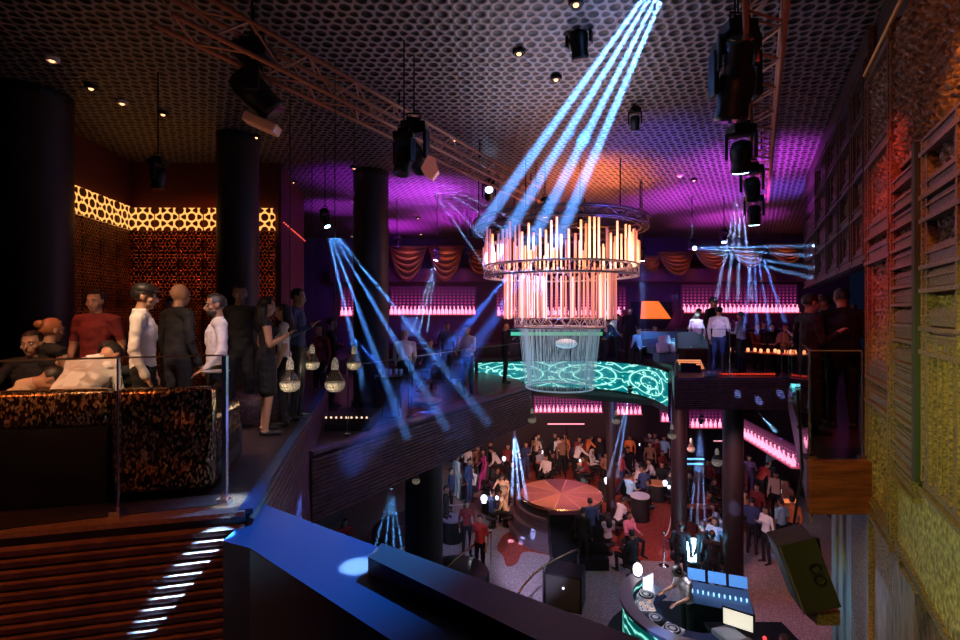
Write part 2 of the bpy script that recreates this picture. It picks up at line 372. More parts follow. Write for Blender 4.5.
# right wall: everything above the niche opening and the whole near half
def wq(Y0, Y1, z0, z1, off, th, mb, mi=None):
    """a board on the right wall spanning Y0..Y1 (its own plane), z0..z1, sticking out from off to off+th"""
    a = wallpt(Y0, 0, off+th/2); c = wallpt(Y1, 0, off+th/2); m = (a+c)/2; m.z = (z0+z1)/2
    mb.box(m, ((c-a).length, th, z1-z0), math.atan2(WDIR.y, WDIR.x), mi)
b = MB(); wq(1.6, 4.93, LOW, CEIL, -.22, .2, b); wq(4.93, 10.6, 2.06, CEIL, -.22, .2, b); wq(4.93, 6.9, LOW, -.55, -.22, .2, b)
struct('wall_right', b, mat('dark_wall_backing', (.05,.03,.02), .7))

# carved panelling: frames (rails, stiles) and carved fields, one thing per bay
M_DKT = wood('shaded_teak', (.01,.007,.006), (.09,.065,.05), (5,5,7), 9)  # darker copy of the teak, shade of the far bays put into colour
def relief(mb, Ya, Yb, z0, z1, st, dep, kind):
    # carved ornament as real relief on the wall plane
    L = (Yb-Ya)/.8716; nu = max(3, int(L/st)); nv = max(3, int((z1-z0)/st)); vs = []
    for j in range(nv+1):
        for i in range(nu+1):
            u = L*i/nu; v = (z1-z0)*j/nv; uc = u-L/2; vc = v-(z1-z0)/2
            if kind == 0: h = math.cos(uc*42)*math.cos(vc*42)+.6*math.cos((uc+vc)*60)*math.cos((uc-vc)*60)
            elif kind == 1: h = math.cos(math.hypot(uc, vc)*70)+.7*math.cos(math.atan2(vc, uc)*8+math.hypot(uc, vc)*25)
            else: h = math.sin(uc*55+2.2*math.sin(vc*26))+.6*math.cos(vc*62)
            h = max(-1, min(1, h*1.3)); e = 0 if (i in (0, nu) or j in (0, nv)) else 1
            vs.append(wallpt(Ya+(Yb-Ya)*i/nu, z0+v, .004+e*(dep*.5*(1+h)+.006*noise.noise(V((u*30, v*30, Ya))))))
    mb.add(vs, [(j*(nu+1)+i, j*(nu+1)+i+1, (j+1)*(nu+1)+i+1, (j+1)*(nu+1)+i) for j in range(nv) for i in range(nu)])
def bay(Y0, Y1, rows, label, stile=.11, fm=M_TEAK, pm=M_CARVE, grp='carved panel bays of the right wall', rail=.10, muntins=0):
    o = thing('carved_panel_bay', wallpt((Y0+Y1)/2, rows[0]), label, 'wall panel', grp, math.atan2(WDIR.y, WDIR.x)); inv = Matrix.Translation(o.location)@Matrix.Rotation(o.rotation_euler.z, 4, 'Z'); inv = inv.inverted()
    fr = MB(); k = 1/.8716
    wq(Y0, Y0+stile, rows[0], rows[-1], 0, .075, fr); wq(Y1-stile, Y1, rows[0], rows[-1], 0, .075, fr)
    for ya_ in (Y0+stile*.35, Y1-stile*.55): wq(ya_, ya_+stile*.18, rows[0], rows[-1], 0, .088, fr)
    for z in rows:
        wq(Y0, Y1, z-rail/2, z+rail/2, 0, .065, fr); wq(Y0, Y1, z-rail*.9, z-rail*.6, 0, .09, fr); wq(Y0, Y1, z+rail*.1, z+rail*.25, 0, .08, fr); wq(Y0, Y1, z+rail*.5, z+rail*.66, 0, .05, fr)
    for i in range(muntins):
        y = Y0+(Y1-Y0)*(i+1)/(muntins+1); wq(y-.035, y+.035, rows[0], rows[1], 0, .07, fr); wq(y-.012, y+.012, rows[0], rows[1], 0, .085, fr)
    fr.v = [tuple(inv@V(q)) for q in fr.v]; fr.build('frame', fm, o)
    for i in range(len(rows)-1):
        p = MB(); z0, z1 = rows[i]+rail/2, rows[i+1]-rail/2
        relief(p, Y0+stile, Y1-stile, z0, z1, .022 if Y1 < 5 else .06, .034, (i+int(Y0*7)) % 3)
        if (z1-z0) > .35 and (Y1-Y0) > .5:
            for a_, b_, c_, d_ in ((Y0+stile, Y1-stile, z0, z0+.05), (Y0+stile, Y1-stile, z1-.05, z1), (Y0+stile, Y0+stile+.05, z0, z1), (Y1-stile-.05, Y1-stile, z0, z1)): wq(a_, b_, c_, d_, 0, .048, p)
        p.v = [tuple(inv@V(q)) for q in p.v]; p.build('carved_field', pm if i % 2 == 0 or pm is M_DKT else M_CARVE2, o)
    return o
bay(1.75, 2.62, [.34, 1.12, 1.5, 1.95, 2.5, 3.1], 'carved teak bay closest to the viewer, cut by the picture edge', muntins=0)
bay(2.64, 3.30, [.34, 1.30, 1.46, 1.72, 1.88, 2.20, 2.36, 2.66], 'green lit carved teak bay with a big square frame over upright bars', muntins=3)
bay(3.42, 3.98, [.20, .38, .52, .72, .86, 1.02, 1.16, 1.34, 1.46, 1.62, 1.76, 1.92, 2.06, 2.24, 2.38, 2.56], 'narrow bay of stacked horizontal mouldings beside the dark upright post', .04, rail=.085)
bay(4.02, 4.90, [-.42, .70, .94, 2.08, 2.32, 3.05, 3.9], 'red lit carved bay edging the dark niche', .10, rail=.12)
for i, (a, c) in enumerate([(4.95,5.6), (5.64,6.4), (6.44,7.35), (7.4,8.6), (8.65,10.5)]):
    bay(a, c, [2.10, 2.62, 3.05, 3.62, 4.1], ['first', 'second', 'third', 'fourth', 'last'][i]+' dim carved bay above the niche, counted from the niche edge towards the hall', .08, pm=M_DKT, fm=M_DKT)
b = MB(); wq(3.34, 3.40, .3, 2.7, 0, .10, b); tag(b.build('upright_post', mat('black_green_post', (.012,.018,.010), .6)), 'dark green upright post between the square framed bay and the stacked mouldings', 'post')
# slanting cornice rope and loose carved boards above the panels
def slab_w(Y0, Y1, z0, z1, z2, z3, off, th, mb):   # z0,z1 bottom/top at Y0; z2,z3 at Y1
    q = [wallpt(Y0, z0, off), wallpt(Y1, z2, off), wallpt(Y1, z3, off), wallpt(Y0, z1, off)]; r = [p+WN*th for p in q]
    mb.add(q+r, [(0,1,2,3), (7,6,5,4), (0,4,5,1), (1,5,6,2), (2,6,7,3), (3,7,4,0)])
b = MB(); slab_w(1.75, 4.9, 2.7, 3.9, 2.7, 3.95, 0, .02, b); relief(b, 1.75, 4.9, 2.72, 3.9, .03, .06, 2); tag(b.build('carved_frieze', M_CARVE), 'reddish carved frieze running above the carved bays', 'wall panel')
b = MB()
pts = [wallpt(3.2+.027*i, 3.94, .08) for i in range(64)]
for i, p in enumerate(pts): b.ell(p, (.022,.022,.022), 6, 4)
tag(b.build('bead_cornice', mat('gilt_bead', (.8,.42,.12), .35, .8), smooth=True), 'gilt beaded cornice rope along the top of the carved frieze', 'cornice')
b = MB(); slab_w(4.93, 10.5, 4.1, 4.45, 4.1, 4.45, 0, .05, b); tag(b.build('far_frieze', M_DKT), 'dark carved frieze above the bays over the niche', 'wall panel')
# hammered band, sequin pilasters, rough boards beneath
b = MB(); slab_w(1.75, 3.98, -.62, .32, -.42, .28, 0, .035, b); tag(b.build('hammered_band', M_HAMMER), 'yellow green hammered band below the carved bays', 'wall panel')
b = MB(); slab_w(3.98, 4.9, -1.0, -.42, -1.0, -.5, 0, .03, b); slab_w(3.98, 4.44, -.42, .26, -.42, -.02, 0, .032, b); tag(b.build('sequin_band', M_SEQUIN), 'orange sequined band between the hammered band and the niche box', 'wall panel')
b = MB(); slab_w(1.75, 3.98, -.66, -.60, -.46, -.40, 0, .06, b); tag(b.build('band_moulding', M_TEAK), 'thin pale moulding under the hammered band', 'moulding')
b = MB(); wq(1.75, 3.6, LOW, -.62, 0, .03, b); tag(b.build('burnt_board', carved('charred_board', (.30,.18,.11), (.02,.014,.012), 7, .06)), 'charred blotched board at the bottom right corner of the wall', 'wall board')
b = MB(); wq(3.62, 4.78, LOW, -.62, 0, .03, b); tag(b.build('rough_board', M_ROUGH), 'rough reddish brown board below the sequined band', 'wall board')
b = MB(); wq(4.82, 4.92, LOW, -.56, 0, .07, b); tag(b.build('edge_moulding', M_TEAK), 'upright moulding between the rough board and the sequined pilaster', 'moulding')
b = MB(); wq(4.95, 5.75, LOW, -.56, 0, .05, b); tag(b.build('sequin_pilaster', M_SEQUIN), 'glittering orange pilaster under the niche box', 'pilaster')
M_TEAL = wood('painted_teal_stack', (.05,.09,.11), (.35,.42,.36), (9,9,.6), 3)
for i, (a, c) in enumerate([(5.85,6.2), (6.22,6.5), (6.53,6.85)]):
    b = MB(); wq(a, c, LOW, -.75, -.02, .05+.03*i, b); tag(b.build('painted_board', M_TEAL), ['first', 'second', 'third'][i]+' peeling teal board beside the sequined pilaster, counted away from it', 'wall board', 'peeling teal boards')

# columns
def column(name, px, d, w, z0, z1, label):
    c = W(px, HZ, d); o = thing('column', (c.x, c.y, z0), label, 'column', 'black columns')
    b = MB(); b.lathe([(w/2, .12), (w/2, z1-z0-.1)], 28); b.build('shaft', M_COL, o, True)
    b = MB(); b.lathe([(0,0), (w/2+.04, 0), (w/2+.04, .10), (w/2, .13), (0, .13)], 28); b.build('base', M_BLACK, o)
    b = MB(); b.lathe([(0,z1-z0-.12), (w/2, z1-z0-.12), (w/2+.01, z1-z0-.06), (w/2+.01, z1-z0), (0, z1-z0)], 28); b.build('capital', M_BLACK, o)
    return o
column('c', 33, 6.6, .88, 0, CEIL, 'thick black column behind the seated lounge guests at the left edge')
column('c', 238, 8.2, .66, 0, CEIL, 'black column standing before the gold lattice wall')
column('c', 371, 10.3, .74, MID, CEIL, 'black column with a violet rim beside the swagged drapes')
column('c', 611, 17.5, .32, LOW, -1.35, 'thin lower column below the chandelier, by the suited man')
column('c', 679, 14.6, .46, LOW, -.7, 'blue lit lower column under the end of the glowing parapet')
column('c', 733, 12.6, .50, LOW, -.7, 'dark lower column right of the blue lit one')
column('c', 424, 11.5, .9, LOW, -1.35, 'wide dark lower column beneath the middle balcony')

# gold lattice walls on the left
def vpanel(p0, p1, z0, z1, th, m, name, label, parent=None, cat='wall panel', grp=None):
    p0 = V((p0[0], p0[1], 0)); p1 = V((p1[0], p1[1], 0)); d = p1-p0; b = MB()
    b.box((0,0,(z1-z0)/2), (d.length, th, z1-z0), 0)
    o = b.build(name, m); o.location = ((p0+p1)/2).to_tuple()[:2]+(z0,); o.rotation_euler = (0,0,math.atan2(d.y, d.x)); return tag(o, label, cat, grp)
Q0 = W(60,HZ,7.55); Q1 = W(130,HZ,9.5); Q2 = W(276,HZ,9.55)
dq = (Q1-Q0); nL = dq.length
for i in range(4):
    a = Q0+dq*(i/4); c = Q0+dq*((i+.96)/4)
    vpanel(a, c, 3.12, 3.58, .05, M_GLOW, 'lattice_light_panel', ['first', 'second', 'third', 'fourth'][i]+' glowing gold lattice panel on the slanting lounge wall, from the column inwards', grp='glowing lattice panels')
    vpanel(a, c, 0, 3.10, .06, M_PANEL, 'pierced_screen', ['first', 'second', 'third', 'fourth'][i]+' dark pierced copper screen on the slanting lounge wall, from the column inwards', grp='pierced copper screens')
dq2 = Q2-Q1
for i in range(6):
    a = Q1+dq2*(i/6)+dq2*.01; c = Q1+dq2*((i+.95)/6); nm = ['first', 'second', 'third', 'fourth', 'fifth', 'sixth'][i]
    vpanel(a, c, 3.12, 3.56, .05, M_GLOW, 'lattice_light_panel', nm+' glowing gold lattice panel on the straight lounge wall, from the corner', grp='glowing lattice panels')
    for k, (z0, z1) in enumerate([(2.68,3.10), (2.30,2.66), (1.72,2.28), (1.16,1.70), (0,1.14)]):
        vpanel(a, c, z0, z1, .06, M_PANELR if k < 3 else M_PANEL, 'pierced_screen', nm+' column of copper screens from the corner, '+['top row', 'second row', 'third row', 'fourth row', 'bottom row'][k], grp='pierced copper screens')
b = MB(); w1 = Q0+V((-.1,.08,0)); w2 = Q1+V((-.05,.12,0)); w3 = Q2+V((0,.12,0))
b.prism([(w1.x,w1.y), (w2.x,w2.y), (w3.x,w3.y), (w3.x,w3.y+.1), (w2.x-.1,w2.y+.1), (w1.x-.15,w1.y+.1)], 0, CEIL); struct('wall_lounge', b, mat('wine_plaster', (.12,.02,.015), .6, bump=(8,.3,.02)))
# receding side wall with led line
R0 = W(281,HZ,9.7); R1 = W(304,HZ,12.4)
b = MB(); b.prism([(R0.x,R0.y), (R1.x,R1.y), (R1.x-.12,R1.y+.02), (R0.x-.12,R0.y+.02)], 0, CEIL); struct('wall_lounge_side', b, mat('wine_plaster', (.12,.02,.015), .6, bump=(8,.3,.02)))
lo = thing('led_light_row', (R0.x, R0.y, 2.9), 'row of tiny red lights slanting along the dark lounge side wall', 'lights')
for i in range(14):
    p = R0.lerp(R1, (i+.5)/14); b = MB(); b.ell((p.x+.05-R0.x, p.y-R0.y-.02, .42), (.016,.016,.016), 6, 4); b.build('led', mat('red_led', (1,.2,.1), .4, emit=(1,.12,.06), es=1.6), lo)
# back wall of the near left edge: amber glow strip
vpanel((-7.2,5.9), (-6.55,6.0), .6, 3.3, .05, M_PANELR, 'pierced_screen', 'copper screen at the very left edge behind the thick column', grp='pierced copper screens')

# ---------------------------------------------------------------- trusses
TD = V((.577, 1, 0)).normalized(); TN = V((TD.y, -TD.x, 0))
def truss(name, p, length, w, h, label, bay_=.34, r=.024):
    """box truss starting at p (lower rail nearest the viewer's right), p is a point on the axis"""
    o = thing(name, p, label, 'truss', 'lighting trusses'); b = MB()
    def pt(s, a, z): return TD*s+TN*a+V((0,0,z))
    for a in (-w/2, w/2):
        for z in (0, h): b.tube([pt(0,a,z), pt(length,a,z)], r, 8)
    b.build('rail', M_TRUSS, o, True); b = MB(); n_ = int(length/bay_)
    for i in range(n_):
        s0, s1 = i*bay_, (i+1)*bay_; f = i % 2
        for a in (-w/2, w/2): b.tube([pt(s0,a,0 if f else h), pt(s1,a,h if f else 0)], r*.45, 5)
        for z in (0, h): b.tube([pt(s0,-w/2 if f else w/2,z), pt(s1,w/2 if f else -w/2,z)], r*.45, 5)
    b.build('brace', M_TRUSS, o)
    b = MB()
    for s in np.arange(.8, length, 2.2): b.tube([pt(s,0,h), pt(s,0,CEIL-p[2])], .012, 5)
    b.build('hanger', M_BLACK, o); return o
tp = W(163, 20, 3.94); TL = V((tp.x, tp.y, 3.9))
truss('lighting_truss', TL, 7.6, .28, .30, 'long left truss running below the ceiling towards the chandelier')
TR = V((2.06, 3.45, 3.9)); truss('lighting_truss', TR, 8.2, .28, .30, 'right truss seen almost end on above the row of moving heads')

# ---------------------------------------------------------------- moving heads
def rotm(d, up=V((0,0,1))):
    d = V(d).normalized(); return d.to_track_quat('-Z', 'Y').to_matrix()
def moving_head(loc, aim, s, label, lit=True, top=None):
    """loc: where the head pivots; hangs from a base above"""
    o = thing('moving_head_spotlight', loc, label, 'stage light', 'moving head lights'); d = (V(aim)-V(loc)).normalized()
    b = MB(); b.box((0,0,.40*s), (.36*s,.30*s,.14*s), bev=.02*s); b.box((0,0,.50*s), (.2*s,.2*s,.06*s)); b.tube([(-.1*s,0,.53*s), (-.1*s,0,.62*s), (.1*s,0,.62*s), (.1*s,0,.53*s)], .015*s); b.build('base', M_BLACK, o)
    yaw = math.atan2(d.y, d.x)-PI/2; Rz = Matrix.Rotation(yaw, 3, 'Z'); b = MB()
    for sx in (-1, 1): b.box(Rz@V((sx*.21*s, 0, .14*s)), (.05*s,.13*s,.42*s), Rz, bev=.015*s)
    b.box((0,0,.325*s), (.44*s,.15*s,.05*s), Rz); b.build('yoke', M_BLACK, o)
    R = rotm(d); b = MB(); rings = []
    for z, r in ((.22,.07), (.20,.13), (.10,.165), (-.05,.16), (-.14,.14), (-.24,.155), (-.27,.15)): rings.append([R@V((r*s*math.cos(2*PI*k/16)*1.0, r*s*math.sin(2*PI*k/16), z*s)) for k in range(16)])
    b.loft(rings); b.build('head', M_BLACK, o, True)
    b = MB(); b.loft([[R@V((.125*s*math.cos(2*PI*k/16), .125*s*math.sin(2*PI*k/16), z*s)) for k in range(16)] for z in (-.272, -.285)]); b.build('lens', M_LENS if lit else M_LENSOFF, o)
    tz = (CEIL if loc[2] > 0 else (-1.35 if loc[0] < 2.5 else -.7)) if top is None else top
    if tz-loc[2] > .62*s: b = MB(); b.tube([(0,0,.6*s), (0,0,tz-loc[2])], .009, 6); b.build('hanger', M_BLACK, o)
    return o
M_HAZE = {}
def haze_mat(dens):
    if dens in M_HAZE: return M_HAZE[dens]
    m = bpy.data.materials.new('stage_haze'); m.use_nodes = True; t = m.node_tree; t.nodes.clear(); o = t.nodes.new('ShaderNodeOutputMaterial'); v = t.nodes.new('ShaderNodeVolumeScatter')
    v.inputs['Density'].default_value = dens; v.inputs['Color'].default_value = (1,1,1,1); t.links.new(v.outputs[0], o.inputs['Volume']); M_HAZE[dens] = m; return m
def beam_fan(src, ends, deg, power, color, label, dens=.30, soft=1.15, blend=.6, start=.16, off=None):
    src = V(src); o = thing('haze_beam', src, label, 'haze beam', 'light shafts in the haze'); o['kind'] = 'stuff'
    for e in ends:
        e = V(e); d = (e-src).normalized(); L = (e-src).length; a = math.radians(deg)/2
        R = d.to_track_quat('-Z', 'Y').to_matrix(); b = MB()
        b.loft([[R@V((r*math.cos(2*PI*k/14), r*math.sin(2*PI*k/14), -z)) for k in range(14)] for z, r in ((start, start*math.tan(a)*soft+.008), (L, L*math.tan(a)*soft+.008))])
        b.build('shaft', haze_mat(dens), o)
        s = spot(src+d*(off or start*.98+.02), e, power, color, deg*1.05, blend, .015)
    return o
B1 = (.10,.34,1); B2 = (.08,.30,1)
# big four-shaft fan from the upper right
s = V((1.58, 3.6, 4.36)); moving_head(s, W(520,200,9), .8, 'moving head above the frame edge throwing four thick shafts')
beam_fan(s, [W(478,232,9.5), W(504,238,9.5), W(530,245,9.5), W(556,245,9.5)], 3.0, 95000, B1, 'four thick bright blue shafts from the ceiling down to the chandelier', dens=.22, start=.26)
s = W(325,221,8.6); moving_head(s, W(410,420,8), .42, 'small moving head between the columns, throwing a steep blue fan')
beam_fan(s, [W(378,448,7.6), W(408,440,7.8), W(448,430,8.2), W(490,425,8.6)], 2.6, 30000, B1, 'steep blue fan crossing in front of the column with the violet rim', dens=.2)
s = W(437,256,12.2); moving_head(s, W(418,330,12), .42, 'small moving head over the drapes with a short narrow fan')
beam_fan(s, [W(412,332,12), W(419,333,12), W(427,332,12)], 1.8, 22000, (.25,.5,1), 'short pale fan over the pink bottle display', dens=.35)
s = W(422,175,5.6); MH1 = moving_head(W(414,156,5.6), W(500,270,8), .8, 'large moving head under the left truss with a pink glossy shell')
beam_fan(s, [W(486,268,8.2), W(502,258,8.2), W(520,240,8.2), W(540,232,8.4)], .95, 26000, (.3,.45,1), 'four thin lilac shafts from the head under the left truss', dens=.22)
s = W(740,180,5.6); moving_head(W(741,155,5.6), W(738,300,6.3), .72, 'lit moving head under the right truss, third in the row')
beam_fan(s, [W(716,300,7), W(727,300,7), (W(738,300,7)), W(752,300,7)], 1.9, 18000, (.35,.45,1), 'violet fan dropping from the third head under the right truss', dens=.2)
s = W(754,232,7.6); moving_head(W(754,214,7.6), W(756,330,8), .62, 'lit moving head under the right truss, lowest in the row')
beam_fan(s, [W(744,330,9.3), W(757,334,9.3), W(770,330,9.3), W(785,322,9.3)], 1.9, 16000, (.10,.25,1), 'dim blue fan dropping onto the right mezzanine', dens=.25)
s = W(692,248,12.5); moving_head(s, W(800,258,9), .42, 'small moving head on the drape wall aimed sideways')
beam_fan(s, [W(812,246,9.4), W(812,256,9.4), W(812,268,9.4), W(812,278,9.4)], 1.8, 26000, (.2,.45,1), 'flat blue fan aimed sideways from the swagged drapes', dens=.3)
s = W(642,256,10.8); moving_head(s, W(645,350,10.8), .4, 'small moving head hanging at the right of the chandelier')
beam_fan(s, [W(640,352,10.8), W(646,352,10.8)], 1.2, 26000, (.2,.35,1), 'narrow shaft beside the chandelier', dens=.35)
s = W(514,426,13.0); moving_head(s, W(520,500,13.5), .3, 'small head under the middle balcony lighting the dance floor')
beam_fan(s, [W(512,495,14.5), W(519,500,14.5), W(527,500,14.5)], 2.6, 36000, (.28,.45,1), 'thick pale shaft at the back of the round stage', dens=.35)
s = W(630,391,14.2); moving_head(s, W(612,470,16), .3, 'small head hanging below the glowing parapet')
beam_fan(s, [W(608,478,16.5), W(617,478,16.5)], 1.9, 24000, (.25,.45,1), 'slanting shaft right of the thin lower column', dens=.3)
s = W(701,421,12.6); moving_head(s, W(698,520,13), .3, 'small head under the right balcony')
beam_fan(s, [W(690,522,13.2), W(697,524,13.2), W(705,524,13.2)], 1.5, 26000, (.25,.4,1), 'narrow fan between the two dark lower columns', dens=.35)
s = W(392,484,9.6); moving_head(s, W(388,545,9.6), .3, 'small head under the balcony corner by the blue ledge')
beam_fan(s, [W(374,552,9.9), W(385,552,9.9), W(394,552,9.9), W(402,550,9.9)], 1.8, 14000, (.10,.4,1), 'pale blue fan below the middle balcony behind the ledge', dens=.3)
s = W(759,414,14.3); beam_fan(s, [W(776,432,14.6)], 9, 1500, (.3,.6,1), 'short wide cone in front of the curved bottle wall', dens=.4, start=.05)
s = W(760,413,14.2); moving_head(s, W(776,432,15), .22, 'tiny head at the curved bottle wall')
# wide soft shafts over the middle balcony
s = W(552,235,10.4); beam_fan(s, [W(430,412,9.6)], 6, 16000, (.04,.16,1), 'broad dim blue shaft falling over the middle balcony', dens=.12)
s = W(520,262,9.4); beam_fan(s, [W(345,470,6.2)], 5, 15000, (.04,.16,1), 'broad dim blue shaft crossing the slatted balcony front', dens=.12)
s = W(345,330,9.6); beam_fan(s, [W(420,404,9.6)], 9, 5000, (.04,.16,1), 'broad dim blue shaft behind the bottle shaped pendants', dens=.15)
# unlit heads
MH2 = moving_head(W(254,92,4.75), W(300,140,4.9), .95, 'large dark moving head under the left truss, pale shell facing down', False)
moving_head(W(404,160,5.3), W(395,200,5.2), .62, 'dark moving head beside the pink shelled one', False)
moving_head(W(735,90,4.35), W(720,190,4.6), .95, 'biggest dark moving head under the right truss', False)
moving_head(W(738,62,4.2), W(745,0,3.9), .7, 'dark moving head above the biggest one', False)
moving_head(W(752,188,6.4), W(758,260,6.8), .62, 'dark moving head between the two lit ones', False)
moving_head(W(579,42,5.2), W(582,80,5.3), .62, 'dark moving head hanging alone from the ceiling at the top centre', False)
moving_head(W(635,122,7.0), W(636,170,7.3), .42, 'dark small moving head hanging alone above the chandelier', False)
moving_head(W(489,195,9.9), W(489,120,8), .62, 'moving head on the chandelier truss, bathed in blue', True)
moving_head(W(545,210,9.7), W(548,280,9.7), .5, 'moving head on the chandelier truss near its middle', False)
moving_head(W(536,240,9.5), W(536,290,9.2), .42, 'small moving head in front of the upper crystal rods', False)
moving_head(W(498,238,10.6), W(470,290,10), .5, 'moving head on the left rim of the chandelier truss', False)
moving_head(W(580,222,9.6), W(580,290,9.6), .42, 'moving head on the chandelier truss, right of its middle', False)
moving_head(W(158,178,6.0), W(158,240,6.0), .5, 'dark small moving head in front of the gold lattice', False)
moving_head(W(397,243,12.5), W(398,300,12), .42, 'dark small moving head before the left drapes', False)
moving_head(W(468,258,12.5), W(465,320,12), .5, 'dark moving head left of the chandelier', False)
moving_head(W(724,238,12.5), W(724,300,12), .45, 'blue rimmed small moving head right of the sideways one', True)
# pink shell on the large head
o = MH1; b = MB()
b.loft([[V((x, y, z)) for x, z in ((-.10,-.02), (-.02,.13), (.06,.09), (.10,-.05), (.03,-.14), (-.05,-.10))] for y in (-.03, .10)]); b.v = [tuple(V(q)+W(430,167,5.5)-MH1.location) for q in b.v]; b.build('shell', mat('pink_glow_plastic', (.75,.35,.33), .4, emit=(.6,.16,.14), es=.25), o)  # weak glow put into the shell, which is no lamp
o = MH2; b = MB()
R = Matrix.Rotation(-.42, 3, 'Y').transposed(); b.box(W(262,124,4.7)-MH2.location, (.34,.16,.10), Matrix.Rotation(.42, 3, 'Y'), bev=.02); b.build('shell', mat('pale_plastic', (.6,.4,.35), .4), o)
# ceiling spots
M_BULB = mat('warm_bulb', (1,.7,.4), .4, emit=(1,.45,.2), es=3); M_RIM = mat('spot_rim', (.7,.6,.55), .4)
for i, (x, y, c) in enumerate([(52,60,1), (122,103,1), (91,88,0), (163,114,0), (354,168,0), (519,53,0), (576,4,0), (556,79,0), (680,176,1), (454,140,0), (354,202,1), (418,218,0), (421,234,0), (352,236,0), (77,178,1), (111,193,0), (186,200,0), (293,182,0), (404,247,0), (470,245,0), (694,180,0), (752,46,0), (300,218,1), (256,137,0)]):
    d = F*(CEIL-EYE-.03)/(HZ-y); p = W(x, y, d); o = thing('ceiling_spotlight', p, 'small ceiling spotlight '+['over the left end of the lounge','at the head of the lounge','by the head of the lounge','over the lounge sofa','before the second column','at the top centre of the lattice','at the top edge of the picture','below the lone dark head','with a white rim right of the four shafts','beside the left truss end','on the violet column top','over the left drapes','lowest over the left drapes','left of the violet rimmed column','at the slanting lattice, outer','at the slanting lattice, inner','over the straight lattice','over the second column','at the left drape top','at the right end of the left drapes','next to the white rimmed one','beside the right truss','at the lounge side wall','under the large dark head'][i], 'ceiling light', 'ceiling spotlights')
    b = MB(); b.lathe([(.0,.03), (.075,.03), (.075,-.005), (.05,-.02), (.05,0), (0,0)], 12); b.build('rim', M_RIM if c else M_BLACK, o, True)
    b = MB(); b.ell((0,0,-.012), (.03,.03,.018), 8, 5); b.build('bulb', M_BULB, o, True)

# ---------------------------------------------------------------- chandelier
CH = V((1.82, 11.0, 0)); chx = F/11.0
o = thing('chandelier', (CH.x, CH.y, EYE-1.75), 'huge tiered chandelier of glowing crystal rods on round trusses over the dance floor', 'chandelier'); zc = EYE-1.75
def cz(py): return EYE-(py-HZ)*11.0/F-zc
def ring_truss(R, z0, z1, name, m, n=48, r=.018, w=.16):
    b = MB()
    for rr, zz in ((R,z0), (R,z1), (R-w,z0), (R-w,z1)): b.tube([(rr*math.cos(2*PI*k/n), rr*math.sin(2*PI*k/n), zz) for k in range(n)], r, 6, closed=True)
    for k in range(n):
        a, c = 2*PI*k/n, 2*PI*(k+1)/n; u, v = (z0, z1) if k % 2 else (z1, z0)
        for rr in (R, R-w): b.tube([(rr*math.cos(a), rr*math.sin(a), u), (rr*math.cos(c), rr*math.sin(c), v)], r*.55, 4)
        b.tube([(R*math.cos(a), R*math.sin(a), z0), ((R-w)*math.cos(c), (R-w)*math.sin(c), z0)], r*.5, 4)
    return b.build(name, m, o, True)
M_RING = mat('white_truss', (.85,.78,.82), .35, .4)
ring_truss(1.74, cz(277), cz(267), 'upper_ring', M_RING)
ring_truss(1.03, cz(327), cz(318), 'lower_ring', M_RING, 36)
ring_truss(1.95, cz(231), cz(223), 'top_ring', mat('dark_truss', (.14,.09,.09), .4, .5), 40, .022)
b = MB()
for k in range(6): b.tube([(1.85*math.cos(k*PI/3), 1.85*math.sin(k*PI/3), cz(223)), (1.85*math.cos(k*PI/3), 1.85*math.sin(k*PI/3), CEIL-zc)], .012, 5)
for k in range(6): b.tube([(1.9*math.cos(k*PI/3), 1.9*math.sin(k*PI/3), cz(227)), (1.9*math.cos(k*PI/3+PI), 1.9*math.sin(k*PI/3+PI), cz(227))], .02, 5)
b.build('suspension', M_BLACK, o)
def rodmat(name, c, es, c2=None):
    n = NT(name); x, y, z = n.sep('Generated'); n.set(Roughness=.15, Emission_Strength=es)
    n.lk(n.ramp(z, [(0, c), (.45, c), (1, c2 or c)]), n.b.inputs['Emission Color']); n.col((.8,.6,.5)); return n.m
RW = [rodmat('rod_white', (1,.60,.38), 2.2, (1,.30,.10)), rodmat('rod_amber', (1,.30,.10), 1.5, (1,.14,.04)), rodmat('rod_copper', (.7,.16,.10), 1.0, (.3,.05,.05)), rodmat('rod_lilac', (.75,.30,.45), .9, (.25,.08,.22))]
RP = [rodmat('rod_pink_white', (1,.62,.58), 1.35, (1,.34,.20)), rodmat('rod_rose', (.95,.22,.18), .8, (.9,.22,.12)), rodmat('rod_plum', (.30,.04,.06), .45)]
random.seed(3)
rods = []
def rod(R, a, z0, z1, r, ms): rods.append((R, a, z0, z1, r, ms))
for k in range(96):
    a = 2*PI*k/96+random.uniform(-.015,.015); R = random.choice((1.60,1.68,1.74)); x = math.cos(a)
    u = random.random(); m = RW[0] if u < (.50 if x > -.35 else .18) else RW[1] if u < .75 else RW[2]
    if x < -.6 and random.random() < .6: m = RW[3]
    rod(R, a, cz(266), cz(random.uniform(228, 248)), .022, m)
for k in range(64):
    a = 2*PI*k/64; rod(random.choice((1.18,1.26)), a, cz(318), cz(272), .015, random.choice((RP[0],RP[1],RP[1],RP[2])))
for k in range(44):
    a = 2*PI*(k+.5)/44; rod(random.choice((.85,1.0)), a, cz(318), cz(274), .016, random.choice((RP[0],RP[1],RP[2])))
rods.sort(key=lambda q: math.sin(q[1])*q[0])
rest = {}
for i, (R, a, z0, z1, r, m) in enumerate(rods):
    prof = [(0,z0-.03), (r,z0), (r,z1), (0,z1+.01)]; p = (R*math.cos(a), R*math.sin(a), 0)
    if i < 98:
        b = MB(); b.lathe(prof, 6, p); b.build('crystal_rod', m, o, True)
    else: rest.setdefault(m.name, (m, MB()))[1].lathe(prof, 6, p)
big = MB(); ml = []
for k, (m, q) in enumerate(rest.values()): big.add(q.v, q.f, k); ml.append(m)
